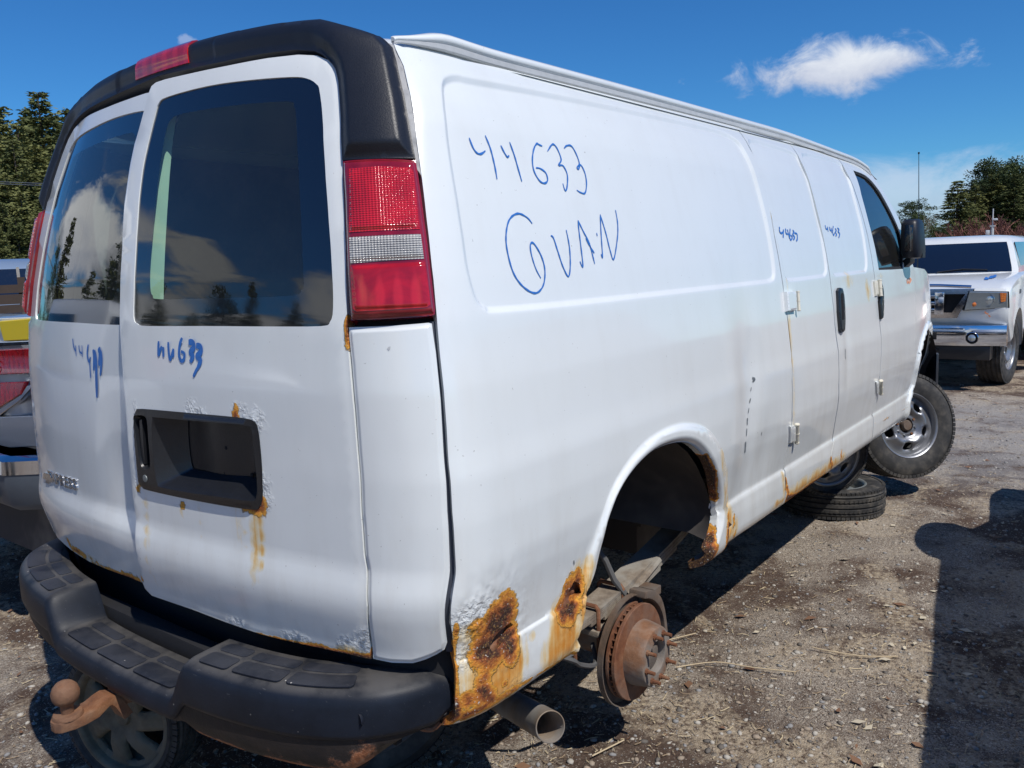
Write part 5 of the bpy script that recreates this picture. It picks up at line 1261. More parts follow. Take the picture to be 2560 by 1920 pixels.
def ground_mat():
    m, t, b = newmat('yard_dirt_gravel'); o = t.obj()
    big = t.noise(o, .75, 6, .62, .4); mid = t.noise(o, 3.2, 7, .65, .3); fine = t.noise(o, 42, 8, .7); f2 = t.noise(o, 160, 4, .7)
    dirt = t.mix(fine, (.060, .038, .028), (.150, .100, .073))
    dirt = t.mix(t.ss(mid, .35, .7), dirt, (.118, .082, .062))
    st = t.mix(f2, (.25, .195, .135), (.70, .58, .42))                      # chewed straw and chips
    # stones at three sizes: each cell a stone, the gaps are dirt
    def stones(scale, thr, seed):
        v = t.add('ShaderNodeTexVoronoi', feature='F1'); wv = t.add('ShaderNodeVectorMath', operation='ADD'); t.set(wv, 0, t.map(o, (1, 1, 1), (seed, seed, 0)))
        nn = t.add('ShaderNodeTexNoise'); t.set(nn, 'Vector', o); nn.inputs['Scale'].default_value = scale*1.2
        s2 = t.add('ShaderNodeVectorMath', operation='SCALE'); t.set(s2, 0, nn.outputs['Color']); s2.inputs['Scale'].default_value = .5/scale
        t.set(wv, 1, s2.outputs[0]); t.set(v, 'Vector', wv.outputs[0]); v.inputs['Scale'].default_value = scale
        sp = t.add('ShaderNodeSeparateColor'); t.set(sp, 0, v.outputs['Color'])
        size = t.math('MULTIPLY_ADD', sp.outputs[0], .30, .18)
        msk = t.ss(t.math('SUBTRACT', size, v.outputs['Distance']), -.02, .05)
        on = t.math('LESS_THAN', sp.outputs[1], thr)
        hgt = t.math('MULTIPLY', t.math('SUBTRACT', size, v.outputs['Distance']), t.math('MULTIPLY', on, msk))
        return t.math('MULTIPLY', msk, on), sp.outputs[2], hgt
    grav = t.ss(t.math('ADD', big, t.math('MULTIPLY', mid, .55)), .72, .90)
    straw = t.ss(t.noise(t.map(o, (1, 1, 1), (5, 9, 0)), 1.5, 7, .68, .6), .475, .565)
    base = t.mix(t.math('MULTIPLY', straw, t.ss(fine, .36, .58)), dirt, st)
    base = t.mix(t.math('MULTIPLY', grav, t.ss(f2, .36, .60)), base, (.47, .41, .335))
    hs = None
    for sc_, thr, seed in ((150, t.math('MULTIPLY_ADD', grav, .55, .22), 0), (72, t.math('MULTIPLY_ADD', grav, .40, .13), 3.3), (34, t.math('MULTIPLY_ADD', grav, .16, .05), 7.1)):
        mk, rnd, hg = stones(sc_, thr, seed)
        sc2 = t.mix(rnd, (.22, .19, .16), (.66, .59, .49))
        base = t.mix(t.math('MULTIPLY', mk, .92), base, sc2)
        hh = t.math('MULTIPLY', hg, 1.6*30/sc_); hs = hh if hs is None else t.math('ADD', hs, hh)
    # far gravel road reads greyer
    ln = t.add('ShaderNodeSeparateXYZ'); t.set(ln, 0, o)
    road = t.math('MULTIPLY', t.ss(ln.outputs[0], 4.6, 6.0), t.ss(ln.outputs[0], 9.4, 8.2))
    road = t.math('MULTIPLY', road, t.ss(mid, .32, .52))
    base = t.mix(t.math('MULTIPLY', road, .55), base, t.mix(f2, (.18, .18, .185), (.46, .45, .43)))
    t.set(b, 'Base Color', base); b.inputs['Roughness'].default_value = .93; b.inputs['Specular IOR Level'].default_value = .25
    h = t.math('ADD', hs, t.math('MULTIPLY', fine, .9)); h = t.math('ADD', h, t.math('MULTIPLY', f2, .35))
    t.set(b, 'Normal', t.bump(h, 1.0, .020)); return m
MT['ground'] = ground_mat()
g_o = link_mesh('ground', me, MT['ground']); g_o['kind'] = 'structure'

# ---- loose pebbles, straw and leaf litter on the dirt
def stuff_mesh(name, V, Fc, mats, mi=None, smooth=False):
    me = bpy.data.meshes.new(name); V = np.asarray(V, np.float32); Fc = np.asarray(Fc, np.int32); k = Fc.shape[1]
    me.vertices.add(len(V)); me.vertices.foreach_set('co', V.ravel()); me.loops.add(Fc.size); me.loops.foreach_set('vertex_index', Fc.ravel()); me.polygons.add(len(Fc))
    me.polygons.foreach_set('loop_start', np.arange(0, Fc.size, k, dtype=np.int32)); me.update()
    o = link_mesh(name, me, mats)
    if mi is not None: me.polygons.foreach_set('material_index', np.asarray(mi, np.int32))
    if smooth: me.polygons.foreach_set('use_smooth', np.ones(len(Fc), bool))
    return o
def scatter(n, near=1.0):
    """points over the yard, thinning out with distance from the camera"""
    out = []
    while len(out) < n:
        r = 1.2+10*RNG.random()**1.7*near; a = YAW+(RNG.random()-.5)*1.5
        x, y = CAM[0]+r*math.cos(a), CAM[1]+r*math.sin(a); out.append((x, y))
    return np.array(out)
ico = bmesh.new(); bmesh.ops.create_icosphere(ico, subdivisions=1, radius=1); IV = np.array([v.co[:] for v in ico.verts]); IF = np.array([[v.index for v in f.verts] for f in ico.faces]); ico.free()
def pebbles(n, smin, smax, seed):
    P = scatter(n); G = fbm(P, .75, 3, 4); P = P[(G+RNG.random(n)*.35) > .45]; n = len(P)
    s = smin+(smax-smin)*RNG.random(n)**3.2; ang = RNG.random(n)*2*PI
    sx = s*(.8+.5*RNG.random(n)); sy = s*(.6+.4*RNG.random(n)); sz = s*(.35+.3*RNG.random(n))
    V = IV[None]*(1+.28*(RNG.random((n, len(IV), 1))-.5)); V = V*np.stack([sx, sy, sz], 1)[:, None]
    c, s_ = np.cos(ang)[:, None], np.sin(ang)[:, None]; x = V[..., 0]*c-V[..., 1]*s_; y = V[..., 0]*s_+V[..., 1]*c
    V = np.stack([x+P[:, 0, None], y+P[:, 1, None], V[..., 2]+(gh(P[:, 0], P[:, 1])+sz*.25)[:, None]], -1).reshape(-1, 3)
    Fc = (IF[None]+np.arange(n)[:, None, None]*len(IV)).reshape(-1, 3); mi = np.repeat(RNG.integers(0, 4, n), len(IF)); return V, Fc, mi
pm = [simple('pebble_'+c, col, .85, var=.3, scale=80, bump=.3) for c, col in (('pale', (.42, .39, .34)), ('grey', (.25, .245, .24)), ('tan', (.31, .25, .19)), ('dark', (.13, .115, .10)))]
V, Fc, mi = pebbles(34000, .0022, .015, 1); o = stuff_mesh('gravel', V, Fc, pm, mi); o['kind'] = 'stuff'; tag(o, 'loose gravel stones scattered over the brown dirt yard', 'gravel')
n = 30000; P = scatter(n); P = P[(fbm(P, 1.1, 21, 4)+RNG.random(n)*.30) > .58]; n = len(P)
L = .010+.045*RNG.random(n)**2.6; a = RNG.random(n)*2*PI; w = .0008+.0010*RNG.random(n); z0 = gh(P[:, 0], P[:, 1])+.004; ben = (RNG.random(n)-.5)*.5
V = []
for k in range(3):
    u = (k-1)*.5; aa = a+ben*(k-1); cx = P[:, 0]+np.cos(aa)*L*u; cy = P[:, 1]+np.sin(aa)*L*u; zz_ = gh(cx, cy)+.004+RNG.random(n)*.006
    V += [np.stack([cx-np.sin(aa)*w, cy+np.cos(aa)*w, zz_], 1), np.stack([cx+np.sin(aa)*w, cy-np.cos(aa)*w, zz_+.0015], 1)]
V = np.stack(V, 1).reshape(-1, 3); q = np.array([[0, 1, 3, 2], [2, 3, 5, 4]]); Fc = (q[None]+np.arange(n)[:, None, None]*6).reshape(-1, 4)
o = stuff_mesh('straw_litter', V, Fc, [simple('straw', (.44, .36, .23), .8, var=.3, scale=60), simple('dead_grass', (.26, .19, .12), .85)], np.repeat(RNG.integers(0, 2, n), 2)); tag(o, 'dry straw and dead grass bits lying on the dirt', 'straw', kind='stuff')
n = 700; P = scatter(n); V = []; 
for x, y in P:
    s_ = .006+.016*random.random(); a = random.random()*6.28; z = float(gh(x, y))+.005
    for k in range(4): t_ = a+k*PI/2; r = s_*(1.5 if k % 2 else .8); V.append((x+math.cos(t_)*r, y+math.sin(t_)*r, z+random.random()*.010))
o = stuff_mesh('leaf_litter', V, np.arange(n*4).reshape(-1, 4), [simple('dead_leaf', (.19, .10, .055), .8), simple('pale_chip', (.50, .44, .33), .8)], RNG.integers(0, 2, n)); tag(o, 'brown leaf scraps and pale wood chips on the dirt', 'leaf litter', kind='stuff')
mb = MB(); stems = [((2245, 1641), (2155, 1640), (2070, 1627), (2030, 1618)), ((1690, 1668), (1790, 1655), (1880, 1668), (1990, 1680)), ((1670, 1600), (1740, 1583)), ((1480, 1890), (1560, 1850))]
for i, st in enumerate(stems):
    pts = [w_z(q, .012) for q in st]; mb = MB(); mb.tube(crom(pts, 4), [.0028]*((len(pts)-1)*4+1), 5)
    tag(mb.build('dry_stem', MT.setdefault('stem', simple('dry_stem', (.50, .40, .26), .8))), ['long pale straight straw stem on the dirt right of the brake disc', 'bent straw stalk lying just below the brake disc studs', 'short straw stalk beside the edge of the van shadow', 'curved dry stalk near the bottom edge, right of the round shadow'][i], 'straw stem')

# ================================================================== other vehicles
def vprof(name, prof, ys, mat, parent, smooth=35, bevel=0):
    """side profile polygon (x, z) swept over y with an inset per station"""
    mb = MB(); pr = np.array(prof, float); c = pr.mean(0); secs = []
    for y, ins in ys:
        q = pr.copy(); d = pr-c; q = c+d*(1-ins/np.maximum(np.abs(d), .3)); secs.append([Vector((p[0], y, p[1])) for p in q])
    mb.loft(secs); return mb.build(name, mat, parent, smooth=smooth, bevel=bevel)
def quadp(name, P, mat, parent, th=.012, bevel=0):
    """flat panel with thickness through world points"""
    P = [Vector(p) for p in P]; nn = (P[1]-P[0]).cross(P[2]-P[0]).normalized(); mb = MB(); n = len(P)
    mb.add(P+[p-nn*th for p in P], [tuple(range(n)), tuple(range(2*n-1, n-1, -1))]+[(i, n+i, n+(i+1) % n, (i+1) % n) for i in range(n)])
    return mb.build(name, mat, parent, smooth=0, bevel=bevel)
def cpaint(name, col, rough=.22, metal=0.0, dust=.15): return simple(name, col, rough+.1, metal, .10, 5, coat=.9, dust=dust)
MT['pwhite'] = cpaint('pickup_white', (.76, .775, .755)); MT['silver'] = cpaint('silver_paint', (.36, .39, .44), .25, .5); MT['bsilver'] = cpaint('blue_silver_paint', (.20, .27, .38), .3, .15)
MT['yellow'] = simple('yellow_paint', (.90, .66, .01), .45, var=.06); MT['greenmk'] = simple('green_marker', (.02, .42, .24), .5); MT['wood'] = simple('weathered_wood', (.055, .036, .026), .85, var=.6, scale=14, bump=.6)
MT['amber'] = lens_mat('amber_lens', (.75, .20, .03), (100, 60), .3); MT['hlens'] = simple('lamp_glass', (.50, .54, .53), .10, .6, .2, 20, coat=1.0); MT['grey'] = simple('grey_plastic', (.075, .09, .11), .45)
MT['redp'] = cpaint('red_paint', (.38, .03, .025))

# ---- white pickup facing the camera beyond the van's nose
pk = empty('pickup_truck', (10.3, .1, 0), 0, 'white pickup facing the camera with chrome grille, chrome bumper and its door open', 'pickup truck')
Wc = lambda x, y: (2250+x/3.319, 500+y/3.319)
def PW(x, y, X): p = w_x(Wc(x, y), X); return (p[0]-10.3, p[1]-.1, p[2])
arcp = [(10.30-10.3+.50*math.cos(a), .42+.50*math.sin(a)) for a in np.linspace(-.05, PI*.93, 12)]
prof = [(-.72, .74), (-.76, .80), (-.78, .90), (-.77, 1.10), (-.72, 1.17), (-.55, 1.215), (-.2, 1.27), (.38, 1.315), (4.7, 1.30), (4.75, .62), (.62, .56)]+arcp
vprof('body', prof, [(-1.0, .07), (-.985, .03), (-.95, .008), (-.88, 0), (.88, 0), (.95, .008), (.985, .03), (1.0, .07)], MT['pwhite'], pk, 30)
# cab
mb = MB(); secs = []
for z, xf, xr, w in ((1.29, .36, 2.95, .93), (1.35, .44, 2.95, .92), (1.60, .80, 2.86, .82), (1.72, 1.0, 2.80, .76), (1.765, 1.12, 2.72, .70), (1.785, 1.4, 2.5, .52)):
    secs.append([Vector((x, y, z)) for x, y in ((xf+.05, -w), (xf-.02, -w*.8), (xf-.08, -w*.4), (xf-.10, 0), (xf-.08, w*.4), (xf-.02, w*.8), (xf+.05, w), (xr, w), (xr, -w))])
mb.loft(secs); cab = mb.build('cab', MT['pwhite'], pk, smooth=45)
vs = []
for u in np.linspace(0.04, .93, 8):
    z = 1.31+(1.715-1.31)*u; xf = np.interp(z, [1.29, 1.35, 1.6, 1.72], [.36, .44, .80, 1.0]); w = np.interp(z, [1.29, 1.35, 1.6, 1.72], [.93, .92, .82, .76])
    for s_ in np.linspace(-1, 1, 13): vs.append((xf-.10+.11*abs(s_)**1.8-.012+(.015 if abs(s_) > .9 else 0), s_*w*.93, z))
mb = MB(); mb.add(vs, [(i*13+j, i*13+j+1, (i+1)*13+j+1, (i+1)*13+j) for i in range(7) for j in range(12)]); ws = mb.build('windscreen', MT['frit'], pk, smooth=60)
for y0, y1 in ((.55, -.05), (-.05, -.60)): mb = MB(); mb.tube([(.30, y0, 1.335), (.36, (y0+y1)/2, 1.365), (.38, y1, 1.35)], .010, 5); mb.build('wiper', MT['plast'], pk)
for sg in (-1, 1):
    quadp('side_window', [(.78, sg*.915, 1.36), (2.75, sg*.915, 1.36), (2.68, sg*.80, 1.68), (1.05, sg*.80, 1.68)], MT['frit'], pk, .01)
# grille
G0 = -.80
gr = empty('grille', (G0, 0, 0)); gr.parent = pk
mb = MB(); trap = [(-.66, 1.175), (.66, 1.175), (.50, .845), (-.50, .845)]
inn = [(-.56, 1.115), (.56, 1.115), (.43, .905), (-.43, .905)]
vs = [(-.010, y, z) for y, z in trap]+[(-.035, y*.98, z*.997) for y, z in trap]+[(-.035, y*1.01, z) for y, z in inn]+[(.03, y, z) for y, z in inn]
mb.add(vs, [(k*4+i, k*4+(i+1) % 4, (k+1)*4+(i+1) % 4, (k+1)*4+i) for k in range(3) for i in range(4)]); mb.build('grille_frame', MT['chrome'], gr, smooth=0)
mb = MB(); mb.tube([(-.02, -.62, 1.195), (-.045, -.3, 1.215), (-.05, 0, 1.22), (-.045, .3, 1.215), (-.02, .62, 1.195)], .018, 8); mb.build('hood_trim', MT['chrome'], gr)
quadp('grille_back', [(.02, -.60, 1.15), (.02, .60, 1.15), (.02, .46, .87), (.02, -.46, .87)], MT['dark'], gr, .02)
for y in (-.30, .30): mb = MB(); mb.box((-.020, y, 1.01), (.035, .10, .26)); mb.build('grille_bar', MT['chrome'], gr, bevel=.008)
for z in (1.09, 1.01, .93): mb = MB(); mb.box((-.016, 0, z), (.03, .56, .042)); mb.build('grille_bar', MT['chrome'], gr, bevel=.006)
for sg in (-1, 1):
    P = [(-.825, sg*.60, 1.145), (-.745, sg*.965, 1.13), (-.735, sg*.975, .96), (-.82, sg*.555, .935)]
    c_h = np.mean(P, 0); quadp('lamp_surround', [tuple(c_h+(np.array(p)-c_h)*1.06+[.012, 0, 0]) for p in P], MT['dark'], pk, .03, .004)
    hl_ = quadp('headlight', P, MT['hlens'], pk, .03, .008)
    for zz0 in (1.125, 1.105): mb = MB(); mb.box((-.822, sg*.645, zz0), (.012, .11, .010)); mb.build('lamp_strip', MT['chrome'], hl_)
    mb = MB(); mb.lathe([(0, .014), (.03, .012), (.060, .004), (.066, 0)], 24, Matrix.Translation((-.80, sg*.775, 1.05)) @ Matrix.Rotation(-PI/2, 4, 'Y') @ Matrix.Rotation(0, 4, 'X')); mb.build('lamp_bowl', MT['hlens'], hl_)
    mb = MB(); mb.lathe([(.066, -.004), (.070, .010), (.076, -.004)], 24, Matrix.Translation((-.80, sg*.775, 1.05)) @ Matrix.Rotation(-PI/2, 4, 'Y')); mb.build('lamp_ring', MT['chrome'], hl_)
    mb = MB(); mb.lathe([(0, .012), (.028, .006), (.034, 0)], 18, Matrix.Translation((-.828, sg*.645, 1.00)) @ Matrix.Rotation(-PI/2, 4, 'Y')); mb.build('turn_signal', MT['amber'], hl_)
    quadp('side_marker', [(-.775, sg*.895, 1.125), (-.757, sg*.955, 1.12), (-.750, sg*.960, 1.03), (-.770, sg*.905, 1.02)], MT['amber'], hl_, .02)
bsec = []
for y in np.linspace(-.98, .98, 25):
    b_ = .16*max(0, abs(y)-.55)**1.3*2.2; x0 = -.90+b_
    bsec.append([Vector((x0+.07, y, .765)), Vector((x0+.01, y, .76)), Vector((x0, y, .72)), Vector((x0-.005, y, .62)), Vector((x0+.02, y, .53)), Vector((x0+.10, y, .51)), Vector((x0+.12, y, .6))])
mb = MB(); mb.loft(bsec); pb = mb.build('front_bumper', MT['chrome'], pk, smooth=50)
for sg in (-1, 1):
    m_ = Matrix.Translation((-.905, sg*.66, .625)) @ Matrix.Rotation(-PI/2, 4, 'Y')
    mb = MB(); mb.lathe([(0, .018), (.055, .018), (.060, .006)], 22, m_); mb.build('fog_light', MT['dark'], pb); mb = MB(); mb.lathe([(0, .032), (.030, .028), (.040, .018)], 20, m_); mb.build('fog_lens', MT['hlens'], pb); mb = MB(); mb.lathe([(.055, .012), (.062, .026), (.068, .01)], 24, m_); mb.build('fog_ring', MT['chrome'], pb)
mb = MB(); mb.box((-.90, 0, .64), (.03, .60, .085)); mb.build('intake', MT['dark'], pb, bevel=.02)
mb = MB(); mb.box((-.70, 0, .44), (.20, 1.66, .16)); mb.box((-.83, -.25, .475), (.10, .10, .03)); mb.build('valance', MT['plast'], pk, bevel=.02)
mb = MB(); mb.box((2.2, 0, .48), (5.0, 1.4, .22)); mb.cyl((0, -.7, .40), (0, .7, .40), .07); mb.build('chassis', un, pk)
for i, (x, y) in enumerate(((0, -.80), (0, .80), (3.6, -.80), (3.6, .80))):
    o = empty('wheel', (x, y, .405)); o.parent = pk; sg = 1 if y > 0 else -1; o.rotation_euler = axis_rot((.12*sg if x < 1 else 0, sg, 0), .2); make_wheel(o, .405, .235, .27, 'alloy' if 0 else 'five', MT['tyre'], MT['steelw'])
# the open door on the image's right
a = math.radians(32); hx, hy = .62, -1.0
D = lambda u, z, w=0: (hx+u*math.cos(a)+w*math.sin(a), hy-u*math.sin(a)+w*math.cos(a), z)
dr_ = quadp('open_door', [D(0, .60), D(1.0, .60), D(1.0, 1.30), D(0, 1.30)], MT['pwhite'], pk, .10, .015)
mb = MB(); mb.tube([D(.02, 1.28), D(.36, 1.66), D(.45, 1.70), D(.92, 1.70), D(.98, 1.62), D(1.0, 1.28)], .026, 6); mb.build('door_frame', MT['pwhite'], dr_)
quadp('door_glass', [D(.10, 1.30, .01), D(.97, 1.30, .01), D(.94, 1.66, .01), D(.42, 1.66, .01)], MT['glassl'], dr_, .006)
mb = MB(); mb.box(D(.18, 1.30, -.16), (.12, .20, .20)); mb.build('door_mirror', MT['plast'], dr_, bevel=.02)
for x in (.64,): mb = MB(); mb.box((.02, -1.002, 1.10), (.10, .012, .05)); mb.build('wing_badge', MT['grey'], pk, bevel=.004)
def strokes_flat(name, strokes, mat, parent, w):
    vs, fs = [], []
    for st in strokes:
        P = densify(crom(np.array(st, float), 4), .02, False); n = len(P); b = len(vs)
        nrm_ = np.array([-.15, 0, 1.]) if abs(st[0][2]-1.25) < .09 and st[0][0] > -.7 else np.array([-1., 0, 0])
        for i in range(n): d = P[min(i+1, n-1)]-P[max(i-1, 0)]; s_ = np.cross(nrm_, d); s_ /= max(np.linalg.norm(s_), 1e-9); vs += [tuple(P[i]-s_*w/2+nrm_*.004), tuple(P[i]+s_*w/2+nrm_*.004)]
        fs += [(b+2*i, b+2*i+1, b+2*i+3, b+2*i+2) for i in range(n-1)]
    me = bpy.data.meshes.new(name); me.from_pydata(vs, [], fs); return link_mesh(name, me, mat, parent)
def HZ(x, y):  # on the bonnet: plane through height by x
    p = None
    for X in np.arange(9.6, 10.6, .01):
        q = w_x(Wc(x, y), X); zt = np.interp(X-10.3, [-.72, -.55, -.2, .38], [1.17, 1.215, 1.27, 1.315])
        if q[2] <= zt+.002: p = q; break
    p = p if p is not None else q; return (p[0]-10.3, p[1]-.1, p[2]+.004)
strokes_flat('hood_scribble', [[HZ(708, 665), HZ(715, 645), HZ(722, 665)], [HZ(725, 648), HZ(728, 662), HZ(738, 660)], [HZ(745, 655), HZ(755, 635), HZ(762, 655)], [HZ(765, 632), HZ(775, 650), HZ(785, 628), HZ(790, 645)], [HZ(788, 625), HZ(800, 632)]], MT['mark'], pk, .022)
strokes_flat('fender_scribble', [[PW(705, 925, 9.50), PW(715, 940, 9.50), PW(735, 945, 9.50)], [PW(735, 955, 9.50), PW(750, 970, 9.50)]], MT['orange'], pk, .016)

# ---- the estate / SUV tail on the far left
lx = .47
A_ = lambda x, y, X=lx: tuple(w_x((x, y), X))
sv = empty('parked_suv', (2.6, 2.75, 0), 0, 'silver vehicle tail beside the van with yellow panel and wide red lamp bar', 'suv')
def rel(P, o): return [(p[0]-o[0], p[1]-o[1], p[2]-o[2]) for p in P]
SO = (2.6, 2.75, 0)
prof = [(lx+.03-2.6, .93), (lx+.0-2.6, 1.10), (lx+.03-2.6, 1.34), (lx+.07-2.6, 1.47), (lx+.25-2.6, 1.50), (1.2, 1.0), (2.4, .95), (2.5, .5), (lx+.3-2.6, .5), (lx+.06-2.6, .6)]
vprof('body', prof, [(-.92, .10), (-.88, .03), (-.80, 0), (.80, 0), (.88, .03), (.92, .10)], MT['silver'], sv, 35)
mb = MB(); mb.loft([[Vector((x, y, z)) for x, y in ((x0, -w), (x1, -w), (x1, w), (x0, w))] for z, x0, x1, w in ((1.44, -1.6, .9, .84), (1.47, -1.6, .85, .83), (1.50, -.2, .3, .70))]); mb.build('cabin', MT['frit'], sv, smooth=0, bevel=.03)
def lpanel(name, pts, mat, th=.02, off=.0, bev=.004): return quadp(name, rel([tuple(np.array(A_(*p))+[-off, 0, 0]) for p in pts], SO), mat, sv, -th, bev)
lpanel('white_strip', [(-260, 806), (140, 790), (140, 850), (-260, 862)], MT['pwhite'], off=.0)
lpanel('yellow_panel', [(4, 803), (140, 790), (140, 846), (17, 852)], MT['yellow'], off=.014)
lpanel('chrome_strip', [(-260, 866), (140, 848), (140, 858), (-260, 880)], MT['chrome'], off=.012)
lpanel('lower_panel', [(-260, 1050), (135, 1036), (135, 1112), (-260, 1130)], MT['silver'], off=.03)
lb_ = lpanel('tail_lamp_bar', [(-260, 888), (140, 866), (140, 930), (-260, 948)], MT['redl'], off=.02)
lpanel('lower_lamp', [(-260, 965), (72, 953), (60, 985), (0, 1022), (-60, 1040), (-260, 1045)], MT['redl'], off=.016)
lpanel('lamp_trim', [(76, 962), (100, 955), (60, 1000), (4, 1040), (-60, 1055), (-60, 1040), (2, 1024), (62, 984)], MT['chrome'], off=.014)
gl_ = [[(0, 890), (6, 884), (9, 889)], [(0, 903), (7, 905), (12, 912)], [(0, 918), (6, 920), (4, 928), (0, 931)], [(-14, 890), (-6, 900), (-12, 925)]]
vs, fs = [], []
for st in gl_:
    P = np.array(rel([tuple(np.array(A_(*p))+[-.036, 0, 0]) for p in st], SO)); P = crom(P, 3); n = len(P); b = len(vs)
    for i in range(n): d = P[min(i+1, n-1)]-P[max(i-1, 0)]; s_ = np.cross([1, 0, 0], d); s_ /= max(np.linalg.norm(s_), 1e-9); vs += [tuple(P[i]-s_*.004), tuple(P[i]+s_*.004)]
    fs += [(b+2*i, b+2*i+1, b+2*i+3, b+2*i+2) for i in range(n-1)]
me = bpy.data.meshes.new('green_scribble'); me.from_pydata(vs, [], fs); link_mesh('green_scribble', me, MT['greenmk'], sv)
z_b = A_(20, 1120)[2]; yb_ = A_(110, 1150)[1]
bs = []
for y in np.linspace(yb_-.06, yb_+1.75, 16):
    e = .10*max(0, 1-(y-(yb_-.06))/.12)**2; x0 = lx-.14+e
    bs.append([Vector((x-2.6, y-2.75, z)) for x, z in ((x0+.16, z_b+.02), (x0+.03, z_b+.02), (x0, z_b), (x0-.005, z_b-.06), (x0+.01, z_b-.20), (x0+.04, z_b-.23), (x0+.16, z_b-.22))])
mb = MB(); mb.loft(bs); bmp = mb.build('rear_bumper', MT['grey'], sv, smooth=45)
mb = MB(); mb.loft([[p+Vector((-.006, 0, .0)) if k < 4 else p+Vector((-.006, 0, .14 if k < 6 else 0)) for k, p in enumerate(q)] for q in bs]); mb.build('bumper_trim', MT['chrome'], bmp, smooth=45)
mb = MB(); mb.box((lx-.145-2.6, yb_+.80-2.75, z_b-.11), (.03, 1.25, .15)); mb.build('bumper_insert', MT['grey'], bmp, bevel=.02)
mb = MB(); mb.box((lx+.0-2.6, yb_-.0-2.75, z_b-.12), (.12, .06, .10)); mb.build('bumper_bracket', MT['rust'], bmp, bevel=.01)
mb = MB(); mb.box((.0, 0, .42), (4.0, 1.6, .26)); mb.build('underbody', un, sv)
for x in (-1.35, 1.45):
    for y in (-.80, .80):
        o = empty('wheel', (x, y, .36)); o.parent = sv; o.rotation_euler = axis_rot((0, 1 if y > 0 else -1, 0), .3); make_wheel(o, .36, .22, .23, 'five', MT['tyre'], MT['steelw'])

# ---- blue-silver pickup with a timber rack, behind it
def place(px, dist):
    d = ray(px, 640); d = d[:2]/np.linalg.norm(d[:2]); return CAM[0]+d[0]*dist, CAM[1]+d[1]*dist, math.atan2(d[1], d[0])
bxp, byp, ba = place(45, 10.5)
bp = empty('stake_pickup', (bxp, byp, 0), ba-PI/2, 'blue silver pickup seen from behind with dark timber side boards on its bed', 'pickup truck')
kz = 10.5*math.cos(ba-YAW)/FPX   # metres per photo pixel there
Hz = lambda py, px=40: CAM[2]-(py-(712-px*.0401))*kz
def bw(px): return (px-45)*kz*1.05
mb = MB(); secs = []
for z, w, y0, y1 in ((Hz(830), .92, .3, 2.2), (Hz(720), .92, .3, 2.2), (Hz(675), .84, .45, 2.1), (Hz(655), .74, .55, 2.0), (Hz(645), .55, .7, 1.8)): secs.append([Vector((x-.42, y, z)) for x, y in ((-w, y0), (0, y0-.03), (w, y0), (w, y1), (-w, y1))])
mb.loft(secs); mb.build('cab', MT['bsilver'], bp, smooth=40)
quadp('rear_window', [(-1.12, .25, Hz(745)), (.28, .25, Hz(745)), (.20, .37, Hz(672)), (-1.04, .37, Hz(672))], MT['frit'], bp, .02)
for x in (-.83, -.02): mb = MB(); mb.box((x, .27, Hz(697)), (.03, .06, .25), Matrix.Rotation(-.35, 3, 'X')); mb.build('window_bar', MT['plast'], bp)
mb = MB(); mb.box((-.42, .50, Hz(652)), (.22, .05, .05)); mb.build('high_brake_light', MT['redb'], bp, bevel=.01)
mb = MB(); mb.box((-.42, -.9, Hz(880)), (1.9, 2.3, .70)); mb.build('bed', MT['grey'], bp, bevel=.03)
for i, (py, h_) in enumerate(((721, .085), (745, .10), (768, .085), (790, .085), (812, .085))):
    for yy in (-2.02,): mb = MB(); mb.box((-.35, yy+1.5, Hz(py)), (2.2, .035, h_), Matrix.Rotation(random.uniform(-.01, .01), 3, 'Y')); mb.build('board', MT['wood'], bp)
for x in (-1.3, .0, .62): mb = MB(); mb.box((x, -.48, Hz(765)), (.07, .05, .62)); mb.build('stake', MT['wood'], bp)
for x in (-1.1, .3): mb = MB(); mb.lathe([(.2, -.11), (.34, -.10), (.36, -.06), (.36, .06), (.34, .10), (.2, .11)], 24, Matrix.Translation((x, -.9, .36)) @ Matrix.Rotation(PI/2, 4, 'Y')); mb.build('wheel', MT['tyre'], bp)

# ---- the neighbour on the right, out of frame: its roof and mirror throw the shadow at the right edge
th = math.radians(9.3)
nb = empty('parked_pickup', (2.55, -3.36, 0), th, 'grey pickup parked to the right whose roof and mirror shade the ground', 'pickup truck')
prof = [(-2.7, .55), (-2.75, 1.05), (-.9, 1.08), (1.25, 1.10), (2.5, 1.02), (2.72, .90), (2.7, .45), (1.9, .42), (-1.8, .42)]
vprof('body', prof, [(-.96, .08), (-.92, .02), (-.85, 0), (.85, 0), (.92, .02), (.96, .08)], MT['silver'], nb, 35)
mb = MB(); mb.loft([[Vector((x, y, z)) for x, y in ((x0, -w), (x1, -w), (x1, w), (x0, w))] for z, x0, x1, w in ((1.05, -1.9, 1.95, .90), (1.10, -1.9, 1.85, .89), (1.68, -1.8, 1.15, .76), (1.75, -1.7, .95, .70))]); mb.build('cab', MT['silver'], nb, smooth=30, bevel=.03)
quadp('side_window', [(-1.5, .895, 1.15), (1.45, .895, 1.15), (1.0, .795, 1.62), (-1.45, .795, 1.62)], MT['frit'], nb, -.01)
mb = MB(); mb.lathe([(0, -.17), (.10, -.16), (.16, -.11), (.18, 0), (.16, .11), (.10, .16), (0, .17)], 20, Matrix.Translation((1.32, .99, 1.24)) @ Matrix.Scale(.75, 4, (0, 1, 0)) @ Matrix.Scale(2.0, 4, (1, 0, 0))); mb.cyl((1.1, .8, 1.16), (1.1, .95, 1.18), .03); mb.build('door_mirror', MT['plast'], nb, bevel=.04)
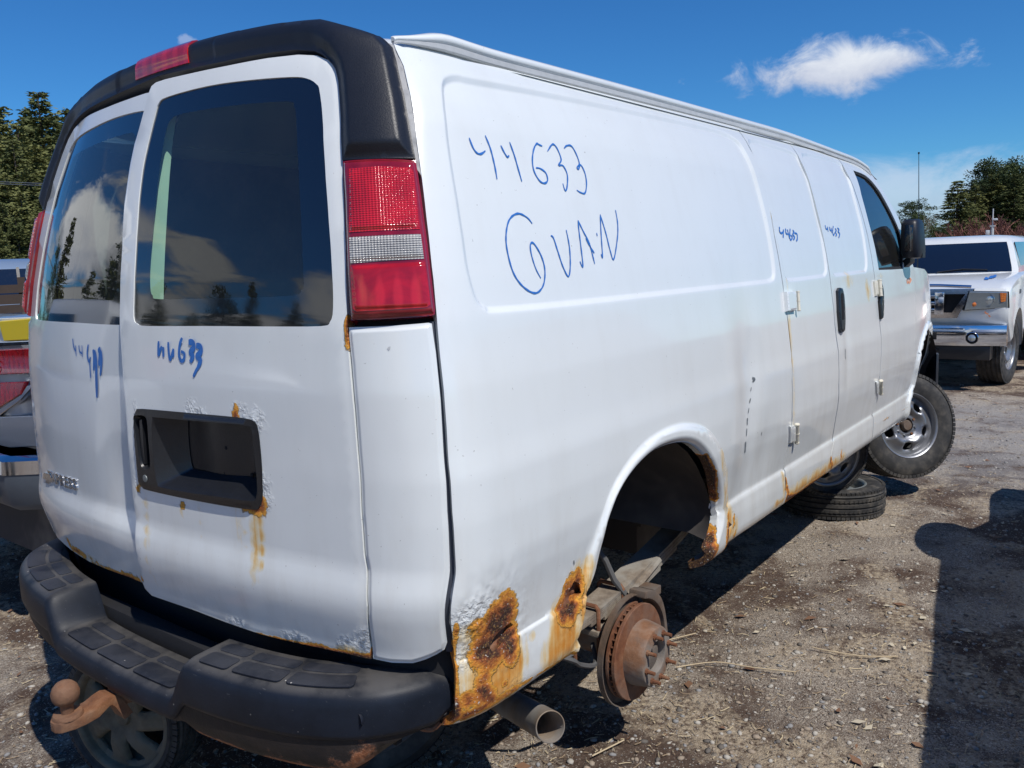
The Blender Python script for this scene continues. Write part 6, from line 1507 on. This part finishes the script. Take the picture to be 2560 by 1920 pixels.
for x in (-1.7, 1.75):
    for y in (-.8, .8): mb = MB(); mb.lathe([(0, -.1), (.22, -.12), (.36, -.11), (.385, -.06), (.385, .06), (.36, .11), (.22, .12), (0, .1)], 28, Matrix.Translation((x, y, .385)) @ RY); mb.build('wheel', MT['tyre'], nb)

# ---- cars behind the photographer that the rear windows mirror
def simple_car(loc, rz, paint, label, van_=False):
    o = empty('parked_van' if van_ else 'parked_car', loc, rz, label, 'van' if van_ else 'car')
    H = 2.0 if van_ else 1.45
    prof = [(-2.3, .45), (-2.35, .85), (-2.25, 1.0), (2.0, .98), (2.35, .80), (2.35, .40)]
    vprof('body', prof, [(-.92, .08), (-.88, .02), (-.8, 0), (.8, 0), (.88, .02), (.92, .08)], paint, o, 35)
    a_ = ((.95, -2.2, 1.3, .88), (1.0, -2.2, 1.2, .88), (H-.1, -2.1 if van_ else -1.4, .5, .72), (H, -2.0 if van_ else -1.2, .2, .64))
    mb = MB(); mb.loft([[Vector((x, y, z)) for x, y in ((x0, -w), (x1, -w), (x1, w), (x0, w))] for z, x0, x1, w in a_]); mb.build('cabin', paint, o, smooth=30, bevel=.04)
    for sg in (-1, 1): quadp('side_window', [(-1.6, sg*.885, 1.06), (.95, sg*.885, 1.06), (.40, sg*.765, H-.18), (-1.35, sg*.765, H-.18)], MT['frit'], o, .012*sg)
    quadp('windscreen', [(1.22, -.78, 1.04), (1.22, .78, 1.04), (.58, .66, H-.14), (.58, -.66, H-.14)], MT['frit'], o, .012)
    quadp('rear_window', [(-2.21, .78, 1.08), (-2.21, -.78, 1.08), (-2.12 if van_ else -1.46, -.64, H-.18), (-2.12 if van_ else -1.46, .64, H-.18)], MT['frit'], o, .012)
    for x in (-1.4, 1.45):
        for y in (-.8, .8): mb = MB(); mb.lathe([(0, -.1), (.2, -.11), (.32, -.09), (.33, 0), (.32, .09), (.2, .11), (0, .1)], 20, Matrix.Translation((x, y, .33)) @ RY); mb.build('wheel', MT['tyre'], o)
def az_pos(a, d, cx=-.2, cy=0): return (cx+d*math.cos(math.radians(a)), cy+d*math.sin(math.radians(a)), 0)
simple_car(az_pos(103, 6.2), 1.3, MT['pwhite'], 'white van behind the camera, mirrored in the left rear window', True)
simple_car(az_pos(112, 9.5), .9, MT['redp'], 'red car behind the camera, mirrored in the left rear window')
simple_car(az_pos(134, 7.5), .6, MT['silver'], 'silver car behind the camera, mirrored in the right rear window')
simple_car(az_pos(120, 11), 1.1, MT['redp'], 'second red car further back behind the camera')

# ================================================================== trees
def leafm(name, a, b_, ):
    m, t, b = newmat(name); o = t.obj(); n = t.noise(o, 1.1, 4, .6); f = t.noise(o, 9, 3, .6)
    inf = t.add('ShaderNodeObjectInfo'); k = t.math('ADD', t.math('MULTIPLY', n, .6), t.math('MULTIPLY', f, .3)); k = t.math('ADD', k, t.math('MULTIPLY', inf.outputs['Random'], .25))
    t.set(b, 'Base Color', t.mix(t.ss(k, .3, .85), a, b_)); b.inputs['Roughness'].default_value = .75; b.inputs['Specular IOR Level'].default_value = .2
    return m
MT['spruce'] = leafm('spruce_needles', (.060, .078, .028), (.21, .215, .075)); MT['pine'] = leafm('pine_needles', (.036, .056, .024), (.105, .135, .050))
MT['bark'] = simple('bark', (.085, .065, .05), .9, var=.5, scale=10, bump=.5); MT['redtwig'] = leafm('red_twigs', (.17, .075, .062), (.34, .16, .12)); MT['twig'] = simple('bare_twigs', (.20, .165, .12), .9)
def blades(P, D, L, W, rs):
    """needle sprays: thin kites at points P pointing along D"""
    n = len(P); r = rs.standard_normal((n, 3)); s_ = np.cross(D, r); s_ /= np.maximum(np.linalg.norm(s_, axis=1, keepdims=True), 1e-9)
    L = np.asarray(L).reshape(-1, 1); W = np.asarray(W).reshape(-1, 1)
    V = np.stack([P, P+D*L*.45+s_*W, P+D*L, P+D*L*.45-s_*W], 1).reshape(-1, 3); Fc = np.arange(n*4).reshape(-1, 4); return V, Fc
def tree_mesh(kind, H, R, seed, nbr=None):
    rs = np.random.default_rng(seed); P, D, L, W = [], [], [], []; limbs = []
    if kind == 'spruce':
        z = H*.06
        while z < H*.985:
            u = z/H; nb_ = 7 if u < .9 else 4
            for k in range(nb_):
                a = rs.random()*2*PI; r = R*((1-u)**.85+.03)*(.62+.5*rs.random()); dr = -.10-.25*(1-u)*rs.random()
                d = np.array([math.cos(a), math.sin(a), dr]); d /= np.linalg.norm(d); m_ = int(5+r*9)
                limbs.append(((0, 0, z), tuple(np.array([0, 0, z])+d*r*.85)))
                for s_ in np.linspace(.12, 1, m_):
                    p = np.array([0, 0, z])+d*r*s_+rs.normal(0, .04, 3); p[2] += .12*r*s_*s_
                    for q in range(4):
                        an = a+rs.uniform(-1.3, 1.3); P.append(p+rs.normal(0, .05, 3)); D.append((math.cos(an), math.sin(an), rs.uniform(-.6, .35))); L.append(.13+.25*rs.random()*(1-.5*u)); W.append(.028+.03*rs.random())
            z += .17+.20*rs.random()
    else:
        nl = nbr or 34
        for k in range(nl):
            u = .22+.78*(k/nl); z = H*u; a = k*2.4+rs.random(); r = R*(math.sin(min(1, (1-u)*1.35+.10)*PI*.62))*(.55+.6*rs.random())
            e = np.array([math.cos(a)*r, math.sin(a)*r, min(z+r*.25, H)]); limbs.append(((0, 0, z-.2*r), tuple(e)))
            for c in range(4):
                cc = e*[.45+.2*c, .45+.2*c, 1]+rs.normal(0, .25, 3); m_ = 80; rr = .38+.30*rs.random()
                v = rs.standard_normal((m_, 3)); v /= np.linalg.norm(v, axis=1, keepdims=True)
                for q in v: P.append(cc+q*rr*[1, 1, .65]*rs.random()**.4); D.append(q*[1, 1, .5]+[0, 0, .35]); L.append(.12+.16*rs.random()); W.append(.028+.03*rs.random())
    D = np.array(D); D /= np.linalg.norm(D, axis=1, keepdims=True); V, Fc = blades(np.array(P), D, L, W, rs)
    me = bpy.data.meshes.new('crown'); V = V.astype(np.float32); me.vertices.add(len(V)); me.vertices.foreach_set('co', V.ravel()); me.loops.add(Fc.size); me.loops.foreach_set('vertex_index', Fc.ravel().astype(np.int32)); me.polygons.add(len(Fc)); me.polygons.foreach_set('loop_start', np.arange(0, Fc.size, 4, dtype=np.int32)); me.update()
    me.materials.append(MT['spruce'] if kind == 'spruce' else MT['pine'])
    mb = MB(); mb.tube([(0, 0, -.2), (.03, .02, H*.4), (0, 0, H*.97)], [H*.018, H*.012, .015], 7)
    for a, b_ in limbs[::(3 if kind == 'spruce' else 1)]: mb.tube([a, b_], [.035 if kind != 'spruce' else .018, .008], 4, cap=False)
    mt = bpy.data.meshes.new('trunk'); mt.from_pydata(mb.v, [], mb.f); mt.materials.append(MT['bark']); return me, mt
TM = {('spruce', i): tree_mesh('spruce', 10, 2.3, 40+i) for i in range(4)}
TM.update({('pine', i): tree_mesh('pine', 10, 2.6, 60+i) for i in range(3)})
ntree = 0
def tree(kind, i, loc, sc_, label, group=None, rz=None, sxy=1.0):
    o = empty('spruce_tree' if kind == 'spruce' else 'pine_tree', loc, random.random()*6.28 if rz is None else rz, label, 'tree', group); o.scale = (sc_*sxy, sc_*sxy, sc_)
    for n_, m_ in zip(('crown', 'trunk'), TM[(kind, i)]): c = bpy.data.objects.new(n_, m_); C.objects.link(c); c.parent = o
    return o
def at_px(px, dist):
    d = ray(px, 640); d = d[:2]/np.linalg.norm(d[:2]); return CAM[0]+d[0]*dist, CAM[1]+d[1]*dist
def top_scale(px, py, dist, H=10):
    d = ray(px, py); k = dist/np.linalg.norm(d[:2]); return (CAM[2]+d[2]*k)/H
# left: a dense wall of spruces
LT = [(-260, 300, 38), (-190, 255, 40), (-120, 285, 37), (-62, 262, 41), (-30, 300, 36), (12, 238, 39), (48, 262, 38), (82, 300, 35), (104, 268, 41), (141, 222, 38), (170, 285, 40), (205, 262, 42), (250, 290, 41), (28, 330, 33), (66, 345, 32), (120, 350, 33), (160, 360, 34), (-5, 360, 31), (190, 340, 36), (92, 400, 30), (150, 420, 30), (40, 430, 29), (5, 440, 29), (220, 380, 38), (300, 310, 44), (-80, 380, 32), (-140, 400, 33), (70, 470, 28), (125, 480, 28), (20, 500, 27.5), (170, 490, 29), (98, 530, 27), (50, 540, 27), (0, 560, 26.5), (145, 550, 27.5)]
for k, (px, py, d) in enumerate(LT):
    x, y = at_px(px, d); spec = {5: 'tall spruce left of the dip at the photo left edge, top against the sky', 9: 'tallest pointed spruce beside the van roof on the left'}
    tree('spruce', k % 4, (x, y, 0), top_scale(px, py, d), spec.get(k, 'olive green spruce in the dense wall of trees left of the van'), None if k in spec else 'spruces massed left of the van', sxy=1.25)
# right: pointed spruce, dark pines, red bushes, bare trees
x, y = at_px(2388, 58); tree('spruce', 2, (x, y, 0), top_scale(2388, 450, 58), 'lone pointed spruce left of the dark pines above the white pickup', sxy=1.9)
for px, py, d, i in ((2432, 462, 62, 0), (2478, 432, 63, 1), (2528, 428, 62, 3), (2572, 435, 63, 0)):
    x, y = at_px(px, d); tree('spruce', i, (x, y, 0), top_scale(px, py, d), 'pointed spruce standing among the dark pines above the white pickup', 'spruces among the dark pines', sxy=1.5)
for px, py, d, i, lb in ((2458, 416, 64, 0, 'dark pine with rounded top next to the pointed spruce'), (2505, 410, 66, 1, 'tallest dark pine, in the middle of the group above the pickup'), (2546, 420, 64, 2, 'dark pine nearest the right edge of the photo'), (2590, 415, 66, 0, None), (2640, 430, 65, 1, None), (2480, 440, 68, 2, None), (2528, 450, 69, 1, None), (2432, 470, 66, 2, None), (2700, 440, 66, 2, None)):
    x, y = at_px(px, d); tree('pine', i, (x, y, 0), top_scale(px, py, d), lb or 'dark pine massed with others above the white pickup', None if lb else 'dark pines above the pickup', sxy=1.25)
def twig_tree(name, loc, H, R, mat, n, label, group=None, seed=0, lw=.012):
    rs = random.Random(seed); mb = MB()
    def grow(p, d, L, r, dep):
        e = p+d*L; mb.tube([p, e], [r, r*.65], 3, cap=False)
        if dep == 0: return
        for _ in range(3 if dep > 1 else n):
            nd = (d+Vector((rs.uniform(-1, 1), rs.uniform(-1, 1), rs.uniform(-.25, .6)))*.62).normalized(); grow(p+d*L*rs.uniform(.45, 1), nd, L*rs.uniform(.5, .8), r*.55, dep-1)
    o = empty(name, loc, 0, label, 'tree' if name == 'bare_tree' else 'bush', group)
    for k in range(1 if name == 'bare_tree' else 5):
        a = rs.random()*6.28; d = Vector((0, 0, 1)) if name == 'bare_tree' else Vector((math.cos(a)*.6, math.sin(a)*.6, 1)).normalized()
        grow(Vector((0, 0, 0)) if name == 'bare_tree' else Vector((math.cos(a)*R*.3, math.sin(a)*R*.3, 0)), d, H*.38, lw*4, 4)
    mb.build('branches', mat, o, smooth=0); return o
for k, (px, py, d) in enumerate(((2440, 535, 50), (2475, 520, 52), (2515, 512, 51), (2550, 520, 50), (2590, 515, 52), (2410, 570, 48))):
    x, y = at_px(px, d); twig_tree('leafless_bush', (x, y, 0), top_scale(px, py, d)*10*1.05, 2.4, MT['redtwig'], 4, 'reddish leafless bush in the row between the pickup and the pines', 'reddish bushes above the pickup', 80+k, .034)
for k, (px, py, d, lb) in enumerate(((2312, 498, 55, 'bare pale tree behind the van mirror and aerial'), (2236, 505, 57, 'bare tree just showing past the van windscreen pillar'), (2340, 545, 52, 'low bare tree between the mirror and the pointed spruce'))):
    x, y = at_px(px, d); twig_tree('bare_tree', (x, y, 0), top_scale(px, py, d)*10, 2, MT['twig'], 4, lb, None, 90+k, .016)
for k, (px, py, d, lb) in enumerate(((2285, 545, 56, 'small dark evergreen peeking over the van mirror'), (2335, 572, 50, 'low yellow green shrub right of the van mirror'), (2362, 572, 50, 'low shrub at the foot of the pointed spruce'))):
    x, y = at_px(px, d); tree('pine', k % 3, (x, y, 0), top_scale(px, py, d), lb, sxy=1.15)
# a far hedge line closes the horizon so that the yard does not run out to nothing
for k in range(46):
    a = math.radians(-14+k*2.9); d = 95+random.random()*20
    if math.radians(4) < a < math.radians(90): pass
    o = tree('spruce' if k % 3 else 'pine', k % 3, (CAM[0]+d*math.cos(a), CAM[1]+d*math.sin(a), 0), .55+.3*random.random(), 'far conifer in the tree line around the yard', 'far tree line', sxy=1.8)
# behind the photographer, mirrored by the windows
for k in range(17):
    a = math.radians(98+k*4.6+random.uniform(-1.5, 1.5)); d = 24+random.random()*9
    tree('spruce' if k % 4 else 'pine', k % 3, (d*math.cos(a), d*math.sin(a), 0), (.52+.42*random.random()), 'spruce behind the camera, mirrored in the rear windows', 'trees behind the camera', sxy=1.1)

# ---- overhead wires on the left, camera mast on the right
for k, (py0, py1) in enumerate(((450, 458), (455, 463), (536, 540), (600, 602))):
    p0 = w_y((-300, py0-10), 24.0); p1 = w_y((300, py1+8), 24.0); d_ = p1-p0
    mb = MB(); mb.tube([tuple(p0-d_*1.5), tuple(p0), tuple(p0+d_*.5-[0, 0, .02]), tuple(p1), tuple(p1+d_)], .013, 5)
    tag(mb.build('overhead_wire', MT['plast'] if k > 1 else MT['grey']), ['uppermost overhead wire in front of the spruces', 'second overhead wire, just below the uppermost', 'middle overhead wire crossing the spruces', 'lowest overhead wire, just above the parked pickup cab'][k], 'wire')
x, y = at_px(2478, 34); k_ = 34*math.cos(.62)/FPX
mt_ = empty('camera_mast', (x, y, 0), 0, 'thin pole with white camera and light rising behind the white pickup', 'pole')
zt = lambda py: float((CAM+ray(2478, py)*(34/np.linalg.norm(ray(2478, py)[:2])))[2])
mb = MB(); mb.cyl((0, 0, 0), (0, 0, zt(565)), .05, n=8); mb.cyl((.0, .0, zt(565)), (.0, 0, zt(522)), .022, n=6); mb.build('pole', MT['rail'], mt_)
mb = MB(); mb.box((-.02, -.07, zt(549)), (.12, .16, .07)); mb.build('camera', MT['pwhite'], mt_, bevel=.02)
mb = MB(); mb.box((0, .14, zt(581)), (.10, .12, .17)); mb.build('lamp_box', MT['pwhite'], mt_, bevel=.02)
mb = MB(); mb.box((0, 0, zt(565)), (.10, .16, .05)); mb.build('crossbar', MT['rail'], mt_)
# red vehicle edge beyond the pickup's open door
x, y = at_px(2600, 16); simple_car((x, y, 0), .3, MT['redp'], 'red car roof just showing past the open pickup door at the right edge')

build_world()
